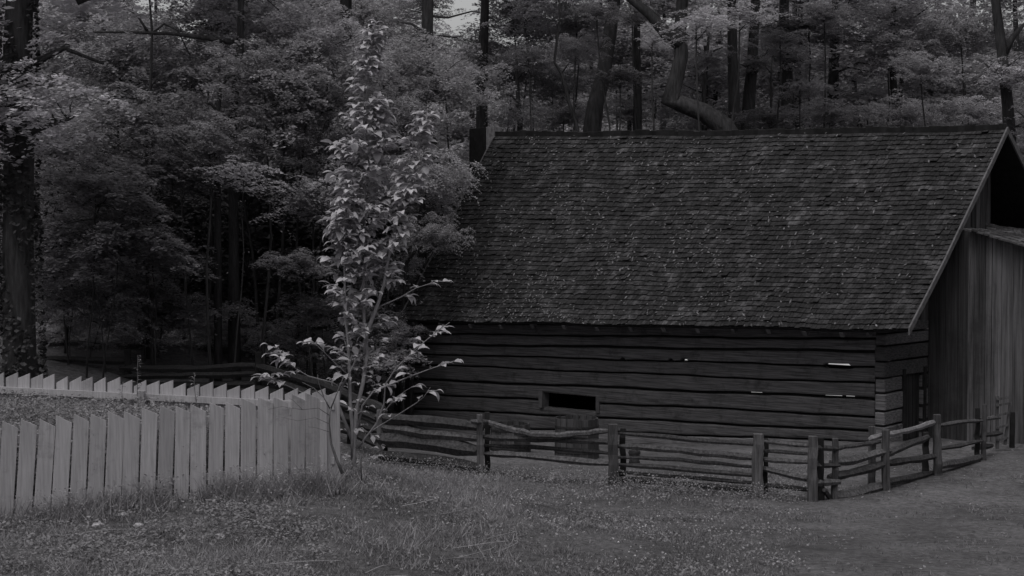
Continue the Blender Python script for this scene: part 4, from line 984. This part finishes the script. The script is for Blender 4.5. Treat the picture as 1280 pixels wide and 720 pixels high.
# taller weeds along the picket foot
def foot(p, X, Y):
    yl = 19.85+(X+6.4)*.38*.9
    return np.clip(1-np.abs(Y-(yl-.15))/.3, 0, 1)*(pn(X, Y, 2.2, 4) > .42)
M['palegrass'] = mat('pale_dry_grass', .24, .40, nscale=2, tone=.35, trans=.3)
scatter_tufts(420, (-20, 420), (18.5, 21.6), foot, .10, 16, M['palegrass'], 'fence_foot_weeds', 'wispy weeds growing against the foot of the white pickets', (.08, .36), False, 'weeds')
scatter_tufts(230, (-20, 400), (19, 21.5), foot, .09, 24, M['palegrass'], 'fence_foot_leaves', 'small leafy weeds among the grass at the foot of the white pickets', (.05, .27), True, 'weeds')
scatter_tufts(2600, (-30, 640), (16, 30), lambda p, X, Y: .05+.9*(pn(X, Y, 1.4, 6) > .55), .07, 14, M['palegrass'], 'tall_grass', 'loose pale tall grass spreading from the pickets past the sapling', (.05, .17))
def garden(p, X, Y):
    k = (X < -2.9); yf = 19.9+(X+6.5)*.375+.2; yb = 23.3-(X+7.1)*.415-.1
    return k*((Y > yf) & (Y < yb))*1.0
scatter_tufts(1100, (-40, 340), (19.5, 23.5), garden, .15, 80, M['weed'], 'garden_weeds', 'rank leafy growth filling the garden between the white picket rows', (.46, .62), True, 'weeds')
def railfoot(p, X, Y):
    yy = np.interp(p, [460, 600, 768, 945, 1017], [32, 30.7, 29.5, 28.4, 27.8]); return np.clip(1-np.abs(Y-yy+.15)/.4, 0, 1)*(.3+.7*(pn(X, Y, 1.7, 3) > .5))*(p < 1000)
scatter_tufts(520, (455, 1000), (27, 33), railfoot, .10, 22, M['weed'], 'fence_line_weeds', 'weeds and seedlings along the foot of the split-rail fence', (.05, .20), True, 'weeds')
# dry fallen stems lying in the weeds, each one arching over the ground
random.seed(77); ds = MB()
for k in range(34):
    x = random.uniform(60, 640); Y_ = random.uniform(17.2, 21); X_ = (x-640)/F*Y_
    if X_ < -2.2 and Y_ > 19.2: continue
    a = random.uniform(-.5, .5); L_ = random.uniform(.4, 1.3); pts = []
    for i in range(7):
        t = i/6; px_, py_ = X_+math.cos(a+t*.8)*L_*t, Y_+math.sin(a+t*.8)*L_*t; pts.append((px_, py_, gz(px_, py_)+.02+math.sin(t*3.1)*.07))
    ds.tube(pts, .005, 4)
tag(ds.build('dry_stems', M['palegrass']), 'dry pale stems arching over the weeds', 'dry stems', kind='stuff')
# clover flowers
def flw(p, X, Y): return (pn(X, Y, 1.1, 5) > .5)*1.0*((p > 430) & (p < 1010))
X = []; 
while len(X) < 300:
    Y = np.sqrt(RS.uniform(18.5**2, 31**2)); p = RS.uniform(430, 1010); x = (p-640)/F*Y
    if flw(p, x, Y) > .5 and (p > 600 or RS.rand() < .5): X.append((x, Y, gz(x, Y)+RS.uniform(.03, .14)))
X = np.array(X); s_ = RS.uniform(.008, .018, len(X))[:, None]
oc = np.array([(1, 0, 0), (0, 1, 0), (-1, 0, 0), (0, -1, 0), (0, 0, 1), (0, 0, -1)])
P = (X[:, None, :]+oc[None]*s_[:, None, :]).reshape(-1, 3); ft = np.array([(0, 1, 4), (1, 2, 4), (2, 3, 4), (3, 0, 4), (1, 0, 5), (2, 1, 5), (3, 2, 5), (0, 3, 5)])
o = np_mesh('clover_flowers', P, (np.arange(len(X))[:, None, None]*6+ft[None]).reshape(-1, 3), M['flower'], np.repeat(RS.rand(len(X)), 8)); tag(o, 'tiny white flowers dotted through the grass', 'flowers', kind='stuff')
# pebbles / crumbs over the ground
n = 3500; Y = np.sqrt(RS.uniform(15.5**2, 36**2, n)); p = RS.uniform(-20, 1310, n); Xx = (p-640)/F*Y; Cc = np.stack([Xx, Y, gz_np(Xx, Y)+.012], 1)
P, Fq = leaf_quads(Cc, RS.uniform(.02, .06, n), .35, aspect=.7); o = np_mesh('ground_litter', P, Fq, M['weed'], RS.rand(n)); tag(o, 'small fallen leaves and crumbs strewn over the ground', 'leaf litter', kind='stuff')
# litter on the roof
n = 5200; u = RS.rand(n); v = RS.rand(n)**1.3; k = RS.rand(n) < np.clip(1.1-u*1.0-.25*np.abs(v-.35), .12, 1)*(.35+.9*(pn(u*9, v*6, 1.6, 1) > .5)); u = u[k]; v = v[k]
Cc = np.array([tuple(bw(S(a, b, .042))) for a, b in zip(u, v)])
m_ = len(Cc); sz = RS.uniform(.02, .05, m_); ux = np.array(BR); vy = np.array((BD*(.675)+Vector((0, 0, .737))))
an = RS.uniform(0, 6.28, m_); e1 = np.cos(an)[:, None]*ux+np.sin(an)[:, None]*vy; e2 = -np.sin(an)[:, None]*ux+np.cos(an)[:, None]*vy
tl = RS.normal(0, .35, (m_, 1))*np.array([0, 0, 1.]); e1 = e1+tl
P = np.stack([Cc-e1*sz[:, None], Cc-e2*sz[:, None]*.5, Cc+e1*sz[:, None], Cc+e2*sz[:, None]*.5], 1).reshape(-1, 3)
o = np_mesh('roof_litter', P, np.arange(4*m_).reshape(m_, 4), M['litter'], RS.rand(m_)); tag(o, 'dead leaves and lichen crumbs lying on the shingles, thickest at the left', 'leaf litter', kind='stuff')
# pale stones at the lower left
random.seed(8)
SL = ['pale flat stone at the left below the leaning pickets', 'small pale stone nearest the left edge of the picture', 'pale stone lying right of the flat one under the pickets', 'pale stone in the weeds farthest right of the group', 'dull pale stone in the grass below the middle of the pickets']
for i, (x, y, wp) in enumerate(((122, 658, 16), (44, 650, 11), (154, 644, 12), (173, 658, 14), (275, 672, 16))):
    p = at(x, y, 18.2); 
    for _ in range(12): Y_ = 17+_*.3
    best = min((abs(at(x, y, q/10).z-gz(at(x, y, q/10).x, q/10)), q/10) for q in range(150, 230)); p = at(x, y, best[1])
    me = bpy.data.meshes.new('stone'); import bmesh; bm = bmesh.new(); bmesh.ops.create_icosphere(bm, subdivisions=2, radius=wp/F*best[1]/2)
    for v_ in bm.verts: v_.co *= random.uniform(.82, 1.12); v_.co.z *= .5
    bm.to_mesh(me); bm.free(); me.materials.append(M['whitestone']); o = bpy.data.objects.new('stone', me); col.objects.link(o); o.location = p+Vector((0, 0, .01)); tag(o, SL[i], 'stone', 'pale stones in the weeds')
